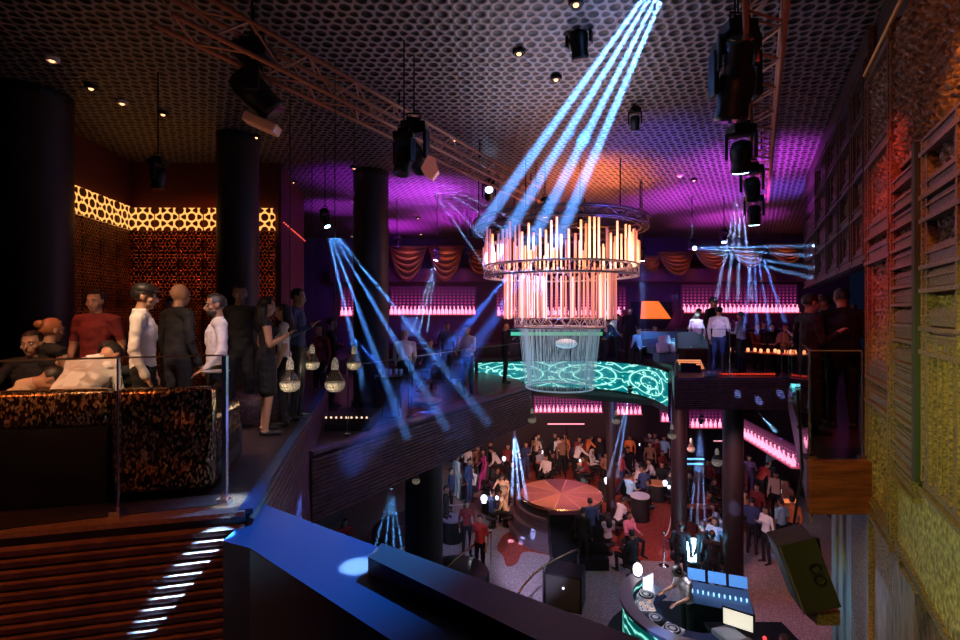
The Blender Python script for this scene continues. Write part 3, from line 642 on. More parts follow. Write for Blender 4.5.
q = big.build('crystal_rods_behind', ml, o, True); q['kind'] = 'stuff'; q.name = 'crystal_rod_row'
# fine glass threads of the lowest drum (uncountable) and its rim
n = NT('glass_thread'); n.col((.7,.78,.85)); n.set(Roughness=.1, Alpha=.55); n.b.inputs['Specular IOR Level'].default_value = 1.0
n.b.inputs['Emission Color'].default_value = (.22,.50,.60,1); n.b.inputs['Emission Strength'].default_value = .22; M_THREAD = n.m
b = MB()
for k in range(260):
    a = 2*PI*k/260; t = random.uniform(.82, 1)
    b.tube([(.93*t*math.cos(a), .93*t*math.sin(a), cz(327)), (.78*t*math.cos(a+.05), .78*t*math.sin(a+.05), cz(random.uniform(383,388)))], .0045, 3)
q = b.build('glass_thread_curtain', M_THREAD, o); q['kind'] = 'stuff'
b = MB(); b.tube([(.76*math.cos(2*PI*k/48), .76*math.sin(2*PI*k/48), cz(387)) for k in range(48)], .018, 6, closed=True); b.build('bottom_rim', mat('pale_acrylic', (.7,.85,.9), .2, emit=(.3,.5,.6), es=.35), o, True)
b = MB(); b.ell((.12,-.2,cz(343)), (.25,.25,.11), 16, 8); b.build('frosted_lamp', mat('frosted_lamp', (.7,.8,.85), .5, emit=(.4,.65,.8), es=.5), o, True)
point((CH.x, CH.y, 3.0), 45, (1,.40,.18), .6); point((CH.x, CH.y, 2.0), 30, (1,.45,.35), .5)
point((CH.x, CH.y-.1, .6), 12, (.45,.75,1), .4)

# ---------------------------------------------------------------- drapes and bottle displays
n = NT('plum_drape'); n.col((.20,.05,.09)); n.set(Roughness=.55); M_DRAPE = n.m
M_DRAPEA = mat('amber_lit_drape', (.30,.09,.05), .38)  # orange light on the dark drapes put into the cloth colour
def swag(px, half, ytop, ybot, d, label):
    c = W(px, ytop, d); hw = half*d/F; o = thing('swag_drape', (c.x, c.y, c.z-(ybot-ytop)*d/F), label, 'drape', 'swagged drapes'); b = MB(); H = (ybot-ytop)*d/F
    nu = 24; nv = 26; vs = []
    for j in range(nv+1):
        v = j/nv
        for i in range(nu+1):
            u = -1+2*i/nu; sag = v*(1-u*u)**.75*1.0
            z = H-(.12*v+sag*.88)*H; fold = .15*math.sin(v*PI*11)*(1-u*u)
            vs.append((u*hw*(1-.15*v), -fold-.16*(1-u*u)*(.4+v), z))
    fs = [(j*(nu+1)+i, j*(nu+1)+i+1, (j+1)*(nu+1)+i+1, (j+1)*(nu+1)+i) for j in range(nv) for i in range(nu)]
    b.add(vs, fs); q = b.build('cloth', M_DRAPEA, o, True); q.modifiers.new('t', 'SOLIDIFY').thickness = .015
    b = MB(); b.box((0,.05,H), (hw*2.1,.06,.05)); b.build('rod', M_BLACK, o)
    return o
DW = 18.72
for i, (x, hf, y0, y1) in enumerate([(408,20,246,281), (446,19,246,281), (676,19,252,276), (712,19,250,270), (748,18,248,268), (785,20,244,264), (650,12,256,272), (480,16,250,275)]):
    swag(x, hf, y0, y1, DW, 'swagged amber lit drape '+['first from the violet rimmed column','second from the violet rimmed column','right of the chandelier with deep folds','behind the sideways beam source','crossed by the flat blue fan','next to the carved wall','half hidden behind the narrow shaft','behind the dark head left of the chandelier'][i])
    c = W(x, y0-1, DW-.25); spot(c+V((0,-.7,.12)), c+V((0,.1,-.7)), 30 if i not in (6,7) else 14, (1,.38,.10), 70, .8, .03)
b = MB()
for x0, x1 in ((330,500), (600,812)):
    p0, p1 = W(x0, 300, 18.9), W(x1, 300, 18.9); b.box(((p0.x+p1.x)/2, 18.9, 2.95), (p1.x-p0.x, .1, .5))
struct('trim_7', b, mat('plum_pelmet', (.16,.04,.10), .6))
# led dot wall: dots are the pattern of the panel
n = NT('led_dot_panel'); x, y, z = n.sep(); P_ = .155; u = n.math('ADD', x, 0.0)
fx = n.math('SUBTRACT', n.math('FRACT', n.math('DIVIDE', u, P_)), .5); fz = n.math('SUBTRACT', n.math('FRACT', n.math('DIVIDE', z, .125)), .5)
dd = n.math('SQRT', n.math('ADD', n.math('MULTIPLY', fx, fx), n.math('MULTIPLY', fz, fz)))
dot = n.ramp(dd, [(.16, (1,1,1)), (.34, (0,0,0))]); gx, gy, gz = n.sep('Generated'); fade = n.ramp(gz, [(0, (1,1,1)), (.35, (.35,.35,.35)), (.7,(.10,.10,.10)), (1, (.01,.01,.01))])
n.lk(n.ramp(n.math('MULTIPLY', dot, fade), [(0, (.02,.002,.014)), (.35, (.40,.03,.20)), (1, (1,.22,.40))]), n.b.inputs['Emission Color']); n.set(Emission_Strength=1.6, Roughness=.4); n.col((.02,.005,.02)); M_DOTS = n.m
M_BOTTLE = mat('pink_lit_bottle', (1,.6,.7), .1, emit=(1,.34,.50), es=1.5)  # pink backlight put into the bottles as emission
bm = MB(); bm.lathe([(0,0), (.05,0), (.055,.03), (.055,.20), (.03,.26), (.018,.29), (.018,.37), (.022,.38), (.022,.40), (0,.40)], 8)
bot0 = bm.build('bottle', M_BOTTLE, None, True); bot0['category'] = 'bottle'; first = [True]
ORD = ['first','second','third','fourth','fifth','sixth','seventh','eighth','ninth','tenth','eleventh','twelfth','thirteenth','fourteenth','fifteenth','sixteenth','seventeenth','eighteenth','nineteenth','twentieth','twenty-first','twenty-second','twenty-third','twenty-fourth','twenty-fifth','twenty-sixth','twenty-seventh','twenty-eighth']
def display(x0, x1, y0, y1, d, where, grp, nb, shelf=True, d2=None, yb=0):
    """dot panel between two pixels at depth d (d2 at the far end), bottles standing on a shelf at its foot; y1 is the shelf at x0, y1+yb at x1"""
    d2 = d2 or d; zb = EYE-(y1-HZ)*d/F; zt = EYE-(y0-HZ)*d/F
    p0, p1 = W(x0, HZ, d), W(x1, HZ, d2); p0.z = p1.z = zb; dv = p1-p0; ang = math.atan2(dv.y, dv.x); nr = V((dv.y, -dv.x, 0)).normalized()
    o = thing('bottle_shelf', ((p0+p1)/2).to_tuple(), 'back lit pink dotted bottle display '+where, 'bottle shelf', 'bottle shelves', ang); L = dv.length
    b = MB(); b.box((0,.0,(zt-zb)/2+.02), (L,.04,zt-zb)); b.build('dot_panel', M_DOTS, o)
    b = MB(); b.box((0,-.12,-.03), (L,.26,.04)); b.build('shelf', mat('pink_glow_shelf', (.3,.05,.12), .3, emit=(1,.12,.25), es=.35), o)
    for i in range(nb):
        p = p0.lerp(p1, (i+.5)/nb)+nr*.14; p.z = zb-.01; s = 1.0+random.uniform(-.08,.1)
        t = bot0 if first[0] else bot0.copy()
        if first[0]: first[0] = False
        else: C.objects.link(t)
        t.location = p; t.scale = (s*1.15, s*1.15, s*.78)
        t['label'] = 'pink lit bottle, '+ORD[i]+' from left, '+where; t['group'] = 'bottles in the display '+where
display(341, 353, 288, 315, 19.42, 'left of the violet rimmed column', '', 3)
display(390, 476, 287, 314, 19.42, 'under the left drapes', '', 22)
display(496, 626, 287, 315, 19.42, 'behind the chandelier', '', 24)
display(681, 797, 285, 312, 19.42, 'under the right drapes', '', 28)
display(534, 602, 391, 411, 23.9, 'on the lower back wall below the chandelier', '', 16)
display(611, 641, 392, 413, 22.6, 'right of the thin lower column', '', 7)
display(660, 668, 404, 420, 21.0, 'left of the blue lit lower column', '', 2)
display(689, 725, 410, 426, 20.0, 'between the two thick lower columns', '', 8)
display(741, 801, 418, 432, 17.6, 'on the curved lower wall', '', 15, d2=13.6)
for d_, x, z_ in ((18.3, 430, 2.1), (18.3, 740, 2.1), (18.3, 560, 2.0), (22.4, 570, -2.5)): point(W(x, HZ, d_-.6)*1+V((0,0,z_-1.5)), 14, (1,.15,.4), .5)

# orange doorway alcove with a dark curtain
o = thing('curtained_alcove', W(652,340,18.6), 'orange lit alcove opening behind dark tied curtains', 'alcove'); d_ = 18.6/F; o.location.z = MID
b = MB(); b.add([(-.45,0,1.74), (.75,0,1.74), (.25,0,2.42), (-.40,0,2.42)], [(0,1,2,3)]); b.box((.0,.08,1.2), (1.6,.04,2.4), mi=1); b.build('ceiling_glow', [mat('orange_lit_soffit', (1,.3,.05), .5, emit=(1,.20,.02), es=.9), M_MATTE], o)  # orange light on the soffit put in as emission
for sx in (-1, 1):
    b = MB(); pts = [(sx*1.05,-.1,2.1), (sx*.9,-.1,1.6), (sx*.55,-.1,1.2), (sx*.95,-.1,.9), (sx*1.0,-.1,0)]; b.tube(pts, [.16,.2,.16,.14,.18], 10); b.build('curtain', M_DRAPE, o, True)

# ---------------------------------------------------------------- glowing parapet
n = NT('glowing_parapet'); x, y, z = n.sep('UV'); 
u = n.math('MULTIPLY', x, 3.0); fu = n.math('ABSOLUTE', n.math('SUBTRACT', n.math('FRACT', u), .5)); fz = n.math('ABSOLUTE', n.math('SUBTRACT', y, .5))
el = n.math('SQRT', n.math('ADD', n.math('MULTIPLY', n.math('MULTIPLY', fu, fu), 3.2), n.math('MULTIPLY', n.math('MULTIPLY', fz, fz), 3.2)))
ln = n.math('ABSOLUTE', n.math('SINE', n.math('MULTIPLY', el, 9)))
ns = n.noise(4.0, 2, n.comb(n.math('MULTIPLY', x, 4), y)); l2 = n.math('ABSOLUTE', n.math('SINE', n.math('ADD', n.math('MULTIPLY', fz, 9), n.math('MULTIPLY', ns, 9))))
f = n.math('MULTIPLY', n.math('MINIMUM', ln, l2), 1.0)
n.lk(n.ramp(f, [(0, (.75,1,.9)), (.14, (.30,.90,.75)), (.32, (.0,.26,.26)), (1, (.0,.10,.13))]), n.b.inputs['Emission Color']); n.set(Emission_Strength=1.25, Roughness=.2); n.col((.02,.06,.06)); M_PARA = n.m
o = thing('glowing_parapet', (bp[4][0], bp[4][1], -1.2), 'curved turquoise glowing parapet panel with looping line pattern', 'parapet')
org = V((bp[4][0], bp[4][1], -1.2)); me = bpy.data.meshes.new('panel'); vs = []; N_ = 64
cum = [0]
for i in range(1, len(bp)): cum.append(cum[-1]+math.dist(bp[i-1], bp[i]))
def bandpt(t):
    s = t*cum[-1]
    for i in range(1, len(bp)):
        if s <= cum[i]+1e-9:
            q = (s-cum[i-1])/(cum[i]-cum[i-1]); return bp[i-1][0]*(1-q)+bp[i][0]*q, bp[i-1][1]*(1-q)+bp[i][1]*q
    return bp[-1]
uvs = []
for i in range(N_+1):
    t = i/N_; x, y = bandpt(t); zt_ = -.2; zb_ = -.92-.22*math.sin(min(1, t*1.4)*PI/2)-.0*t
    if t < .06: zb_ = zb_+(.06-t)*4
    vs += [V((x, y, zb_))-org, V((x, y, zt_))-org]; uvs += [(t, 0), (t, 1)]
fs = [(2*i, 2*i+2, 2*i+3, 2*i+1) for i in range(N_)]
me.from_pydata([tuple(v) for v in vs], [], fs); uvl = me.uv_layers.new(name='UVMap')
for poly in me.polygons:
    for li in poly.loop_indices: uvl.data[li].uv = uvs[me.loops[li].vertex_index]
me.materials.append(M_PARA); q = bpy.data.objects.new('panel', me); C.objects.link(q); q.parent = o
sm = q.modifiers.new('t', 'SOLIDIFY'); sm.thickness = .05; sm.offset = 1
b = MB(); b.tube([V((*bandpt(i/40), -.17))-org for i in range(41)], .04, 6); b.build('top_rail', M_BLACK, o, True)
b = MB(); b.prism([(x-org.x, y-org.y+.03) for x, y in bp]+[(bp[-1][0]-org.x, bp[-1][1]-org.y+1.2), (bp[0][0]-org.x+.6, bp[0][1]-org.y+1.2)], -.16, .0); b.build('underside', M_MATTE, o)
b = MB(); b.prism([(x, y+.2) for x, y in bp]+[(5.36,17.5), (0.2,17.9)], MID, -.25); struct('floor_parapet', b, M_MEZZ)
area(W(590,400,13.2), W(590,470,15.5), 22, (.2,.8,.8), 2.2, .5)

# ---------------------------------------------------------------- glass balustrades
def balustrade(pts, h, base, label, thick=.016, posts=True):
    o = thing('glass_balustrade', (pts[0][0], pts[0][1], base), label, 'balustrade', 'glass balustrades'); o0 = V((pts[0][0], pts[0][1], 0))
    for i in range(len(pts)-1):
        a, c = V((*pts[i], 0))-o0, V((*pts[i+1], 0))-o0; d = (c-a); L = d.length; d.normalize(); m = (a+c)/2+V((0,0,h/2))
        b = MB(); b.box(m, (L-.04, thick, h), math.atan2(d.y, d.x)); b.build('glass_pane', M_GLASS, o)
        b = MB(); b.box((a+c)/2+V((0,0,h+.006)), (L-.02, thick+.008, .012), math.atan2(d.y, d.x)); b.build('top_edge', mat('glass_edge', (.20,.22,.22), .2, .2), o)
    if posts:
        for pi_, p in enumerate(pts):
            pw = .034 if (pi_ == 3 and len(pts) == 4 and base == .035) else .012
            q = V((*p, 0))-o0; b = MB(); b.box(q+V((0,0,h/2)), (pw,pw,h)); b.box(q+V((0,0,.02)), (.08,.08,.04)); b.build('post', M_STEEL, o)
g2 = W(225, HZ, 3.66); g1 = W(118, HZ, 3.46); g0 = W(-20, HZ, 3.20); gm1 = W(-260,HZ,2.8)
balustrade([(gm1.x,gm1.y), (g0.x,g0.y), (g1.x,g1.y), (g2.x,g2.y)], 1.13, .035, 'glass balustrade in front of the lounge sofa')
gs = [(g2.x+ADIR.x*t, g2.y+ADIR.y*t) for t in (0.06, 1.6, 3.2)]
0 and balustrade(gs, 1.1, .035, 'glass balustrade along the side edge of the left balcony')
gb = [G(352,441,MID), G(413,420.5,MID), G(478,399,MID), G(527,385.5,MID)]
balustrade([(p.x-.1, p.y+.1) for p in gb], 1.1, MID+.05, 'glass balustrade on the middle balcony')
balustrade([(4.5,11.05), (5.75,11.05), (6.95,11.05)], 1.1, .0, 'glass balustrade on the right mezzanine front')
balustrade([(3.36,4.90), (3.90,4.90)], 1.1, .0, 'glass balustrade closing the dark niche')
balustrade([(7.0,11.0), (5.2,8.0), (3.38,4.92)], 1.1, .0, 'glass balustrade along the narrow right passage')

# ---------------------------------------------------------------- people
def cap_mesh(b, p, q, r1, r2, sx=1, sy=1, ref=(1,0,0), n=12):
    p, q = V(p), V(q); d = q-p; L = d.length; d = d.normalized() if L > 1e-5 else V((0,0,1))
    u = V(ref)-d*V(ref).dot(d); u = u.normalized() if u.length > .05 else d.orthogonal().normalized(); w = d.cross(u); rings = []
    def ring(c, r): rings.append([c+(u*math.cos(2*PI*k/n)*sx+w*math.sin(2*PI*k/n)*sy)*r for k in range(n)])
    for t in (80, 50, 22): ring(p-d*r1*math.sin(math.radians(t)), r1*math.cos(math.radians(t)))
    ring(p, r1); ring(q, r2)
    for t in (22, 50, 80): ring(q+d*r2*math.sin(math.radians(t)), r2*math.cos(math.radians(t)))
    b.loft(rings)
def rotx(pts, keys, piv, ang, axis='X'):
    R = Matrix.Rotation(ang, 3, axis)
    for k in keys: pts[k] = piv+R@(pts[k]-piv)
UP = ['W','C','N','H','sl','sr','el','er','wl','wr','tl','tr','Hn']
def base_pose(sit=0):
    P = dict(P=V((0,0,.96)), W=V((0,.0,1.10)), C=V((0,.005,1.30)), N=V((0,-.02,1.475)), H=V((0,.015,1.625)), Hn=V((0,.115,1.61)))
    for s, k in ((-1,'l'), (1,'r')):
        P['s'+k] = V((s*.185,-.015,1.415)); P['e'+k] = V((s*.245,-.04,1.14)); P['w'+k] = V((s*.25,.05,.90)); P['t'+k] = V((s*.245,.09,.82))
        P['h'+k] = V((s*.09,0,.93)); P['k'+k] = V((s*.105,.02,.50)); P['a'+k] = V((s*.115,-.02,.085)); P['o'+k] = V((s*.14,.14,.035))
    if sit:
        dz = V((0,0,-.44))
        for k in UP+['P']: P[k] = P[k]+dz
        for s, k in ((-1,'l'), (1,'r')):
            P['h'+k] = V((s*.10,.02,.50)); P['k'+k] = V((s*.15,.46,.50)); P['a'+k] = V((s*.15,.42,.085)); P['o'+k] = V((s*.17,.58,.035))
    return P
def armset(P, k, e, w, t):
    P['e'+k] = P['s'+k]+V(e); P['w'+k] = P['e'+k]+V(w); P['t'+k] = P['w'+k]+V(t)
def make_pose(kind):
    sit = kind.startswith('sit'); P = base_pose(sit)
    if kind == 'glass': armset(P, 'r', (.06,.03,-.27), (-.08,.20,.10), (-.02,.07,.05))
    elif kind == 'hip':       # turned torso, hand on hip
        armset(P, 'r', (.15,-.07,-.23), (-.12,.06,-.18), (-.06,.05,.0)); armset(P, 'l', (-.08,.0,-.27), (.04,.14,-.17), (.02,.07,-.04))
    elif kind == 'crossed': armset(P, 'r', (.05,.06,-.27), (-.24,.14,.03), (-.06,.0,.04)); armset(P, 'l', (-.05,.06,-.27), (.24,.17,.05), (.06,.0,.04))
    elif kind == 'chin': armset(P, 'r', (.04,.10,-.24), (-.10,.13,.20), (-.03,.03,.07)); armset(P, 'l', (-.03,.05,-.27), (.10,.20,.0), (.08,.02,.0))
    elif kind == 'raise': armset(P, 'r', (.14,.06,.20), (.0,.06,.25), (0,.02,.08)); armset(P, 'l', (-.08,.06,-.26), (.02,.2,.08), (0,.07,.03))
    elif kind == 'phone':
        armset(P, 'r', (.03,.10,-.25), (-.10,.20,.12), (-.02,.06,.05)); armset(P, 'l', (-.03,.10,-.25), (.10,.20,.10), (.02,.06,.05)); rotx(P, ['H','Hn'], P['N'], -.35)
    elif kind == 'lean':
        armset(P, 'r', (.03,.16,-.22), (-.03,.24,-.03), (0,.08,.0)); armset(P, 'l', (-.03,.16,-.22), (.03,.24,-.03), (0,.08,.0)); rotx(P, UP, P['P'], -.65); rotx(P, ['H','Hn'], P['N'], .25)
    elif kind == 'reach':
        armset(P, 'r', (.08,.22,-.10), (.04,.26,-.04), (0,.08,.0)); armset(P, 'l', (-.04,.05,-.27), (.03,.18,-.1), (0,.07,.0)); rotx(P, UP, P['P'], -.4)
    elif kind == 'walk':
        P['kl'] = V((-.1,.18,.52)); P['al'] = V((-.11,.22,.09)); P['ol'] = V((-.12,.38,.04)); P['kr'] = V((.1,-.05,.5)); P['ar'] = V((.11,-.28,.14)); P['or'] = V((.12,-.15,.04))
        armset(P, 'r', (.05,.08,-.26), (.0,.15,-.15), (0,.05,-.05))
    elif kind == 'dj':
        armset(P, 'r', (.04,.12,-.24), (-.02,.24,-.02), (0,.08,-.01)); armset(P, 'l', (-.04,.10,-.25), (.0,.25,.0), (0,.08,-.01)); rotx(P, UP, P['P'], -.25); rotx(P, ['H','Hn'], P['N'], -.45)
    elif kind == 'sit': armset(P, 'r', (.04,.08,-.26), (-.05,.23,-.02), (-.02,.07,0)); armset(P, 'l', (-.04,.08,-.26), (.05,.23,-.02), (.02,.07,0))
    elif kind == 'sit_lean':
        armset(P, 'r', (.04,.18,-.20), (-.04,.22,.02), (0,.07,.0)); armset(P, 'l', (-.04,.18,-.20), (.04,.22,.02), (0,.07,.0)); rotx(P, UP, P['P'], -.45); rotx(P, ['H','Hn'], P['N'], .25)
    elif kind == 'sit_bow':
        armset(P, 'r', (.05,.20,-.18), (-.05,.20,-.08), (0,.07,-.02)); armset(P, 'l', (-.05,.20,-.18), (.05,.20,-.08), (0,.07,-.02)); rotx(P, UP, P['P'], -.72); rotx(P, ['H','Hn'], P['N'], -.45)
    elif kind == 'sit_hand':
        armset(P, 'r', (.05,.16,-.20), (-.04,.17,.18), (0,.05,.07)); armset(P, 'l', (-.05,.08,-.25), (.04,.22,-.02), (0,.07,0))
    return P
def seg_dist(X, a, b):
    a = np.array(a); b = np.array(b); d = b-a; t = np.clip(((X-a)@d)/max(d@d, 1e-9), 0, 1); return np.linalg.norm(X-(a+t[:, None]*d), axis=1), t
BODY = {}
def body_mesh(kind, fem=0, dress=0, fine=0, girth=1.0, sleeve=1):
    key = (kind, fem, dress, fine, girth, sleeve)
    if key in BODY: return BODY[key]
    P = make_pose(kind); b = MB(); tg = []
    def cp(a, c, r1, r2, tag_, sx=1, sy=1, ref=(1,0,0)):
        a = P[a] if isinstance(a, str) else V(a); c = P[c] if isinstance(c, str) else V(c)
        cap_mesh(b, a, c, r1, r2, sx, sy, ref); tg.append((a.copy(), c.copy(), max(r1, r2)*.8, tag_))
    g = girth; shw = .93 if fem else 1
    SK, TP, BT, SH = 0, 1, 2, 3
    up = (P['N']-P['P']).normalized(); 
    cp('P', 'W', .150*g, (.118 if fem else .138)*g, TP if dress else BT, 1.08, .72); tg[-1] = (P['P']-up*.06, P['P']+up*.02, .12, TP if dress else BT)
    cp('W', 'C', (.112 if fem else .135)*g, .150*g*shw, TP, 1.08, .74); cp('P', 'W', .13*g, .12*g, TP, 1.05, .72); tg[-1] = (P['P']+up*.06, P['W'], .13, TP)
    cp('C', P['C'].lerp(P['N'], .72), .152*g*shw, .085, TP, 1.12, .72)
    if fem:
        f = (P['Hn']-P['H']).normalized(); f = V((0,1,0)) if not kind.startswith('sit') else V((0,1,0))
        for s in (-1, 1): cp(P['C']+V((s*.075,.075,.01)), P['C']+V((s*.075,.085,0)), .062, .058, TP)
    sh = P['C'].lerp(P['N'], .72)
    for s, k in ((-1,'l'), (1,'r')):
        S = P['s'+k]; cp(sh, S, .075, .064*shw, TP); 
        st = TP if sleeve else SK
        cp('s'+k, 'e'+k, .058*shw, .044*shw, st); cp('e'+k, 'w'+k, .042*shw, (.030 if sleeve != 1 else .036)*shw, TP if sleeve == 1 else SK)
        if sleeve == 2: tg[-2] = (S, S.lerp(P['e'+k], .7), .055, TP); tg.append((S.lerp(P['e'+k], .8), P['e'+k], .04, SK))
        # hand
        w, t = P['w'+k], P['t'+k]; hd = (t-w).normalized(); side = V((s,0,0)); side = (side-hd*side.dot(hd)); side = side.normalized() if side.length > .2 else V((0,1,0)); nrm = hd.cross(side)
        cp(w, w+hd*.03, .027, .03, SK); 
        if fine:
            pc = w+hd*.065; cap_mesh(b, w+hd*.025, w+hd*.085, .030, .036, 1, .42, nrm.cross(hd)); tg.append((w, pc, .03, SK))
            sp = nrm.cross(hd).normalized()
            for i_, (o_, L_) in enumerate(((-.030,.068), (-.010,.078), (.011,.074), (.031,.058))):
                a = w+hd*.085+sp*o_; m1 = a+hd*L_*.5+sp*o_*.15; m2 = m1+(hd*.8+nrm*.55*s)*L_*.5
                cap_mesh(b, a-hd*.02, m1, .0100, .0095, n=8); cap_mesh(b, m1, m2, .0092, .008, n=8); tg.append((a, m2, .01, SK))
            th = w+hd*.035-sp*.028*1; cap_mesh(b, th, th+(hd*.6-sp*.75)*.035, .012, .011, n=8); cap_mesh(b, th+(hd*.6-sp*.75)*.035, th+(hd*.6-sp*.75)*.035+hd*.032, .011, .009, n=8); tg.append((th, th+hd*.04-sp*.03, .012, SK))
        else: cap_mesh(b, w+hd*.02, w+hd*.12, .036, .024, 1, .55, nrm.cross(hd)); tg.append((w, t, .03, SK))
        lt = SK if (dress == 1) else BT
        cp('h'+k, 'k'+k, .088*g, .058, lt); 
        cp('k'+k, 'a'+k, .056, .036 if lt == SK else .047, lt)
        tg[-1] = (P['k'+k], P['a'+k], .05, lt); A, O = P['a'+k], P['o'+k]; fd = (O-A); fd.z = 0; fd.normalize()
        cap_mesh(b, V((A.x, A.y, .045))-fd*.03, V((O.x, O.y, .035)), .045, .036, 1, .8); tg.append((V((A.x,A.y,.03))-fd*.03, V((O.x,O.y,.03)), .045, SH)); cp('a'+k, V((A.x,A.y,.05)), .036, .04, SH)
    if dress:
        L_ = .42
        mid = (P['kl']+P['kr'])/2; top = P['P']
        for s, k in ((-1,'l'), (1,'r')): cap_mesh(b, P['h'+k], P['h'+k].lerp(P['k'+k], .8), .115*g, .105*g); tg.append((P['h'+k], P['h'+k].lerp(P['k'+k], .8), .125, TP))
        cap_mesh(b, top, top.lerp(mid, .8), .15*g, .14*g, 1.05, .8)
        tg.append((top, top.lerp(mid, .78), .15, TP))
    # neck and head with a face
    N, H, Hn = P['N'], P['H'], P['Hn']; fw = (Hn-H).normalized(); upv = (H-N).normalized(); upv = (upv-fw*upv.dot(fw)).normalized(); rt = fw.cross(upv)
    cp(N-upv*.05, H-upv*.06, .056*(.88 if fem else 1), .052*(.88 if fem else 1), SK); tg[-1] = (N-upv*.0, H, .06, SK)
    Rm = Matrix((rt, fw, upv)).transposed()
    b.ell(H+upv*.025-fw*.012, (.076, .094, .094), 16, 12, Rm); b.ell(H-upv*.045+fw*.022, (.058, .070, .075), 14, 10, Rm); tg.append((H-upv*.06, H+upv*.03, .09, SK))
    b.ell(H-upv*.095+fw*.062, (.024, .022, .02), 10, 8, Rm)
    cap_mesh(b, H+fw*.084+upv*.015, H+fw*.104-upv*.028, .009, .015, n=8); b.ell(H+fw*.082-upv*.058, (.026,.014,.011), 10, 6, Rm)
    for s in (-1, 1):
        b.ell(H+rt*s*.076-upv*.01-fw*.005, (.012,.022,.034), 8, 8, Rm); b.ell(H+rt*s*.032+fw*.078+upv*.030, (.024,.014,.009), 8, 6, Rm)
        b.ell(H+rt*s*.048+fw*.055-upv*.025, (.022,.022,.022), 8, 6, Rm)
    src = b.build('tmp', M_MATTE); md = src.modifiers.new('r', 'REMESH'); md.mode = 'VOXEL'; md.voxel_size = .0085 if fine == 2 else .013 if fine else .026; md.use_smooth_shade = True
    sm = src.modifiers.new('s', 'SMOOTH'); sm.factor = .5; sm.iterations = 2 if fine else 1
    dg = bpy.context.evaluated_depsgraph_get(); me = bpy.data.meshes.new_from_object(src.evaluated_get(dg)); me.name = 'person'
    bpy.data.objects.remove(src)
    nF = len(me.polygons); ctr = np.empty(nF*3); me.polygons.foreach_get('center', ctr); ctr = ctr.reshape(-1, 3); best = np.full(nF, 1e9); idx = np.zeros(nF, int)
    for a, c, r, t in tg:
        d, _ = seg_dist(ctr, a, c); d = d-r; m_ = d < best; best[m_] = d[m_]; idx[m_] = t
    Hv = np.array(H); nv = np.array(N); hz_ = (ctr-nv)@np.array(upv); idx[(np.linalg.norm(ctr-Hv, axis=1) < .14) & (hz_ > .0)] = SK
    me.polygons.foreach_set('material_index', idx.astype(np.int32)); me.polygons.foreach_set('use_smooth', [True]*nF)
    if fine:   # cloth folds pushed along the normals
        nV = len(me.vertices); vt = np.zeros(nV, bool); nl = len(me.loops); lv = np.empty(nl, np.int32); me.loops.foreach_get('vertex_index', lv)
        tot = np.empty(nF, np.int32); me.polygons.foreach_get('loop_total', tot); vt[lv[np.repeat((idx == 1) | (idx == 2), tot)]] = True
        co = np.empty(nV*3); me.vertices.foreach_get('co', co); co = co.reshape(-1, 3); nm = np.empty(nV*3, np.float32); me.vertex_normals.foreach_get('vector', nm); nm = nm.reshape(-1, 3)
        for i_ in np.nonzero(vt)[0]:
            q = co[i_]; f_ = noise.noise(V((q[0]*9+q[2]*5, q[1]*9, q[2]*15)))*.010+noise.noise(V((q[0]*24, q[1]*24, q[2]*30)))*.004; co[i_] = q+nm[i_]*f_
        me.vertices.foreach_set('co', co.ravel())
    for m_ in (M_SKIN, M_SHIRTW, M_PANTS, M_SHOE): me.materials.append(m_)
    me.update(); BODY[key] = (me, H.copy(), Rm.copy(), N.copy()); return BODY[key]
HAIR = {}
def hair_mesh(key, H, Rm, N, style, fine):
    k = (key, style)
    if k in HAIR: return HAIR[k]
    b = MB(); n, m = (28, 18) if fine else (14, 9); R = (.086, .105, .103); rings = []
    vs = []; fs = []
    def inside(q):    # is this hair, q in head coordinates
        front = q.y > (.035 if q.z < .065 else .085); low = q.z < (-.05 if q.y < -.02 else .0)
        return not ((front and q.z < .085) or low)
    bmv = bmesh.new(); bmesh.ops.create_uvsphere(bmv, u_segments=n, v_segments=m, radius=1)
    for v_ in bmv.verts:
        v_.co = V((v_.co.x*R[0], v_.co.y*R[1], v_.co.z*R[2])); v_.co += v_.co.normalized()*noise.noise(v_.co*40)*.008
    bmesh.ops.delete(bmv, geom=[f for f in bmv.faces if not inside(f.calc_center_median())], context='FACES')
    bmv.verts.index_update(); o_ = Rm@V((0,-.010,.022)); b.add([H+o_+Rm@v_.co for v_ in bmv.verts], [[v_.index for v_ in f.verts] for f in bmv.faces]); bmv.free()
    if style == 'long':
        for j in range(-4, 5):
            a = j*.32; p0 = H+Rm@V((.075*math.sin(a), -.075*math.cos(a)-.01, .03)); p1 = H+Rm@V((.085*math.sin(a), -.095*math.cos(a), -.08)); p2 = V((p1.x, p1.y-.02, p1.z-.12)); p3 = V((p2.x*1.0, p2.y-.005, p2.z-.14))
            b.tube([p0, p1, p2, p3], [.028, .036, .034, .012], 7)
    if style == 'bun': b.ell(H+Rm@V((0,-.115,.045)), (.045,.04,.045), 12, 8)
    if style == 'cap':
        b.ell(H+Rm@V((0,-.005,.06)), (.09,.108,.07), 16, 8, Rm); q = MB(); 
        b.loft([[H+Rm@V((.075*math.cos(t), .07+.085*math.sin(t), z)) for t in [PI*i/10 for i in range(11)]] for z in (.050, .062)])
    me_o = b.build('hair', M_HAIR, None, True); me = me_o.data; bpy.data.objects.remove(me_o); HAIR[k] = me; return me
M_SKIN = mat('skin_tan', (.46,.25,.16), .5); M_SKIND = mat('skin_brown', (.27,.14,.09), .5)
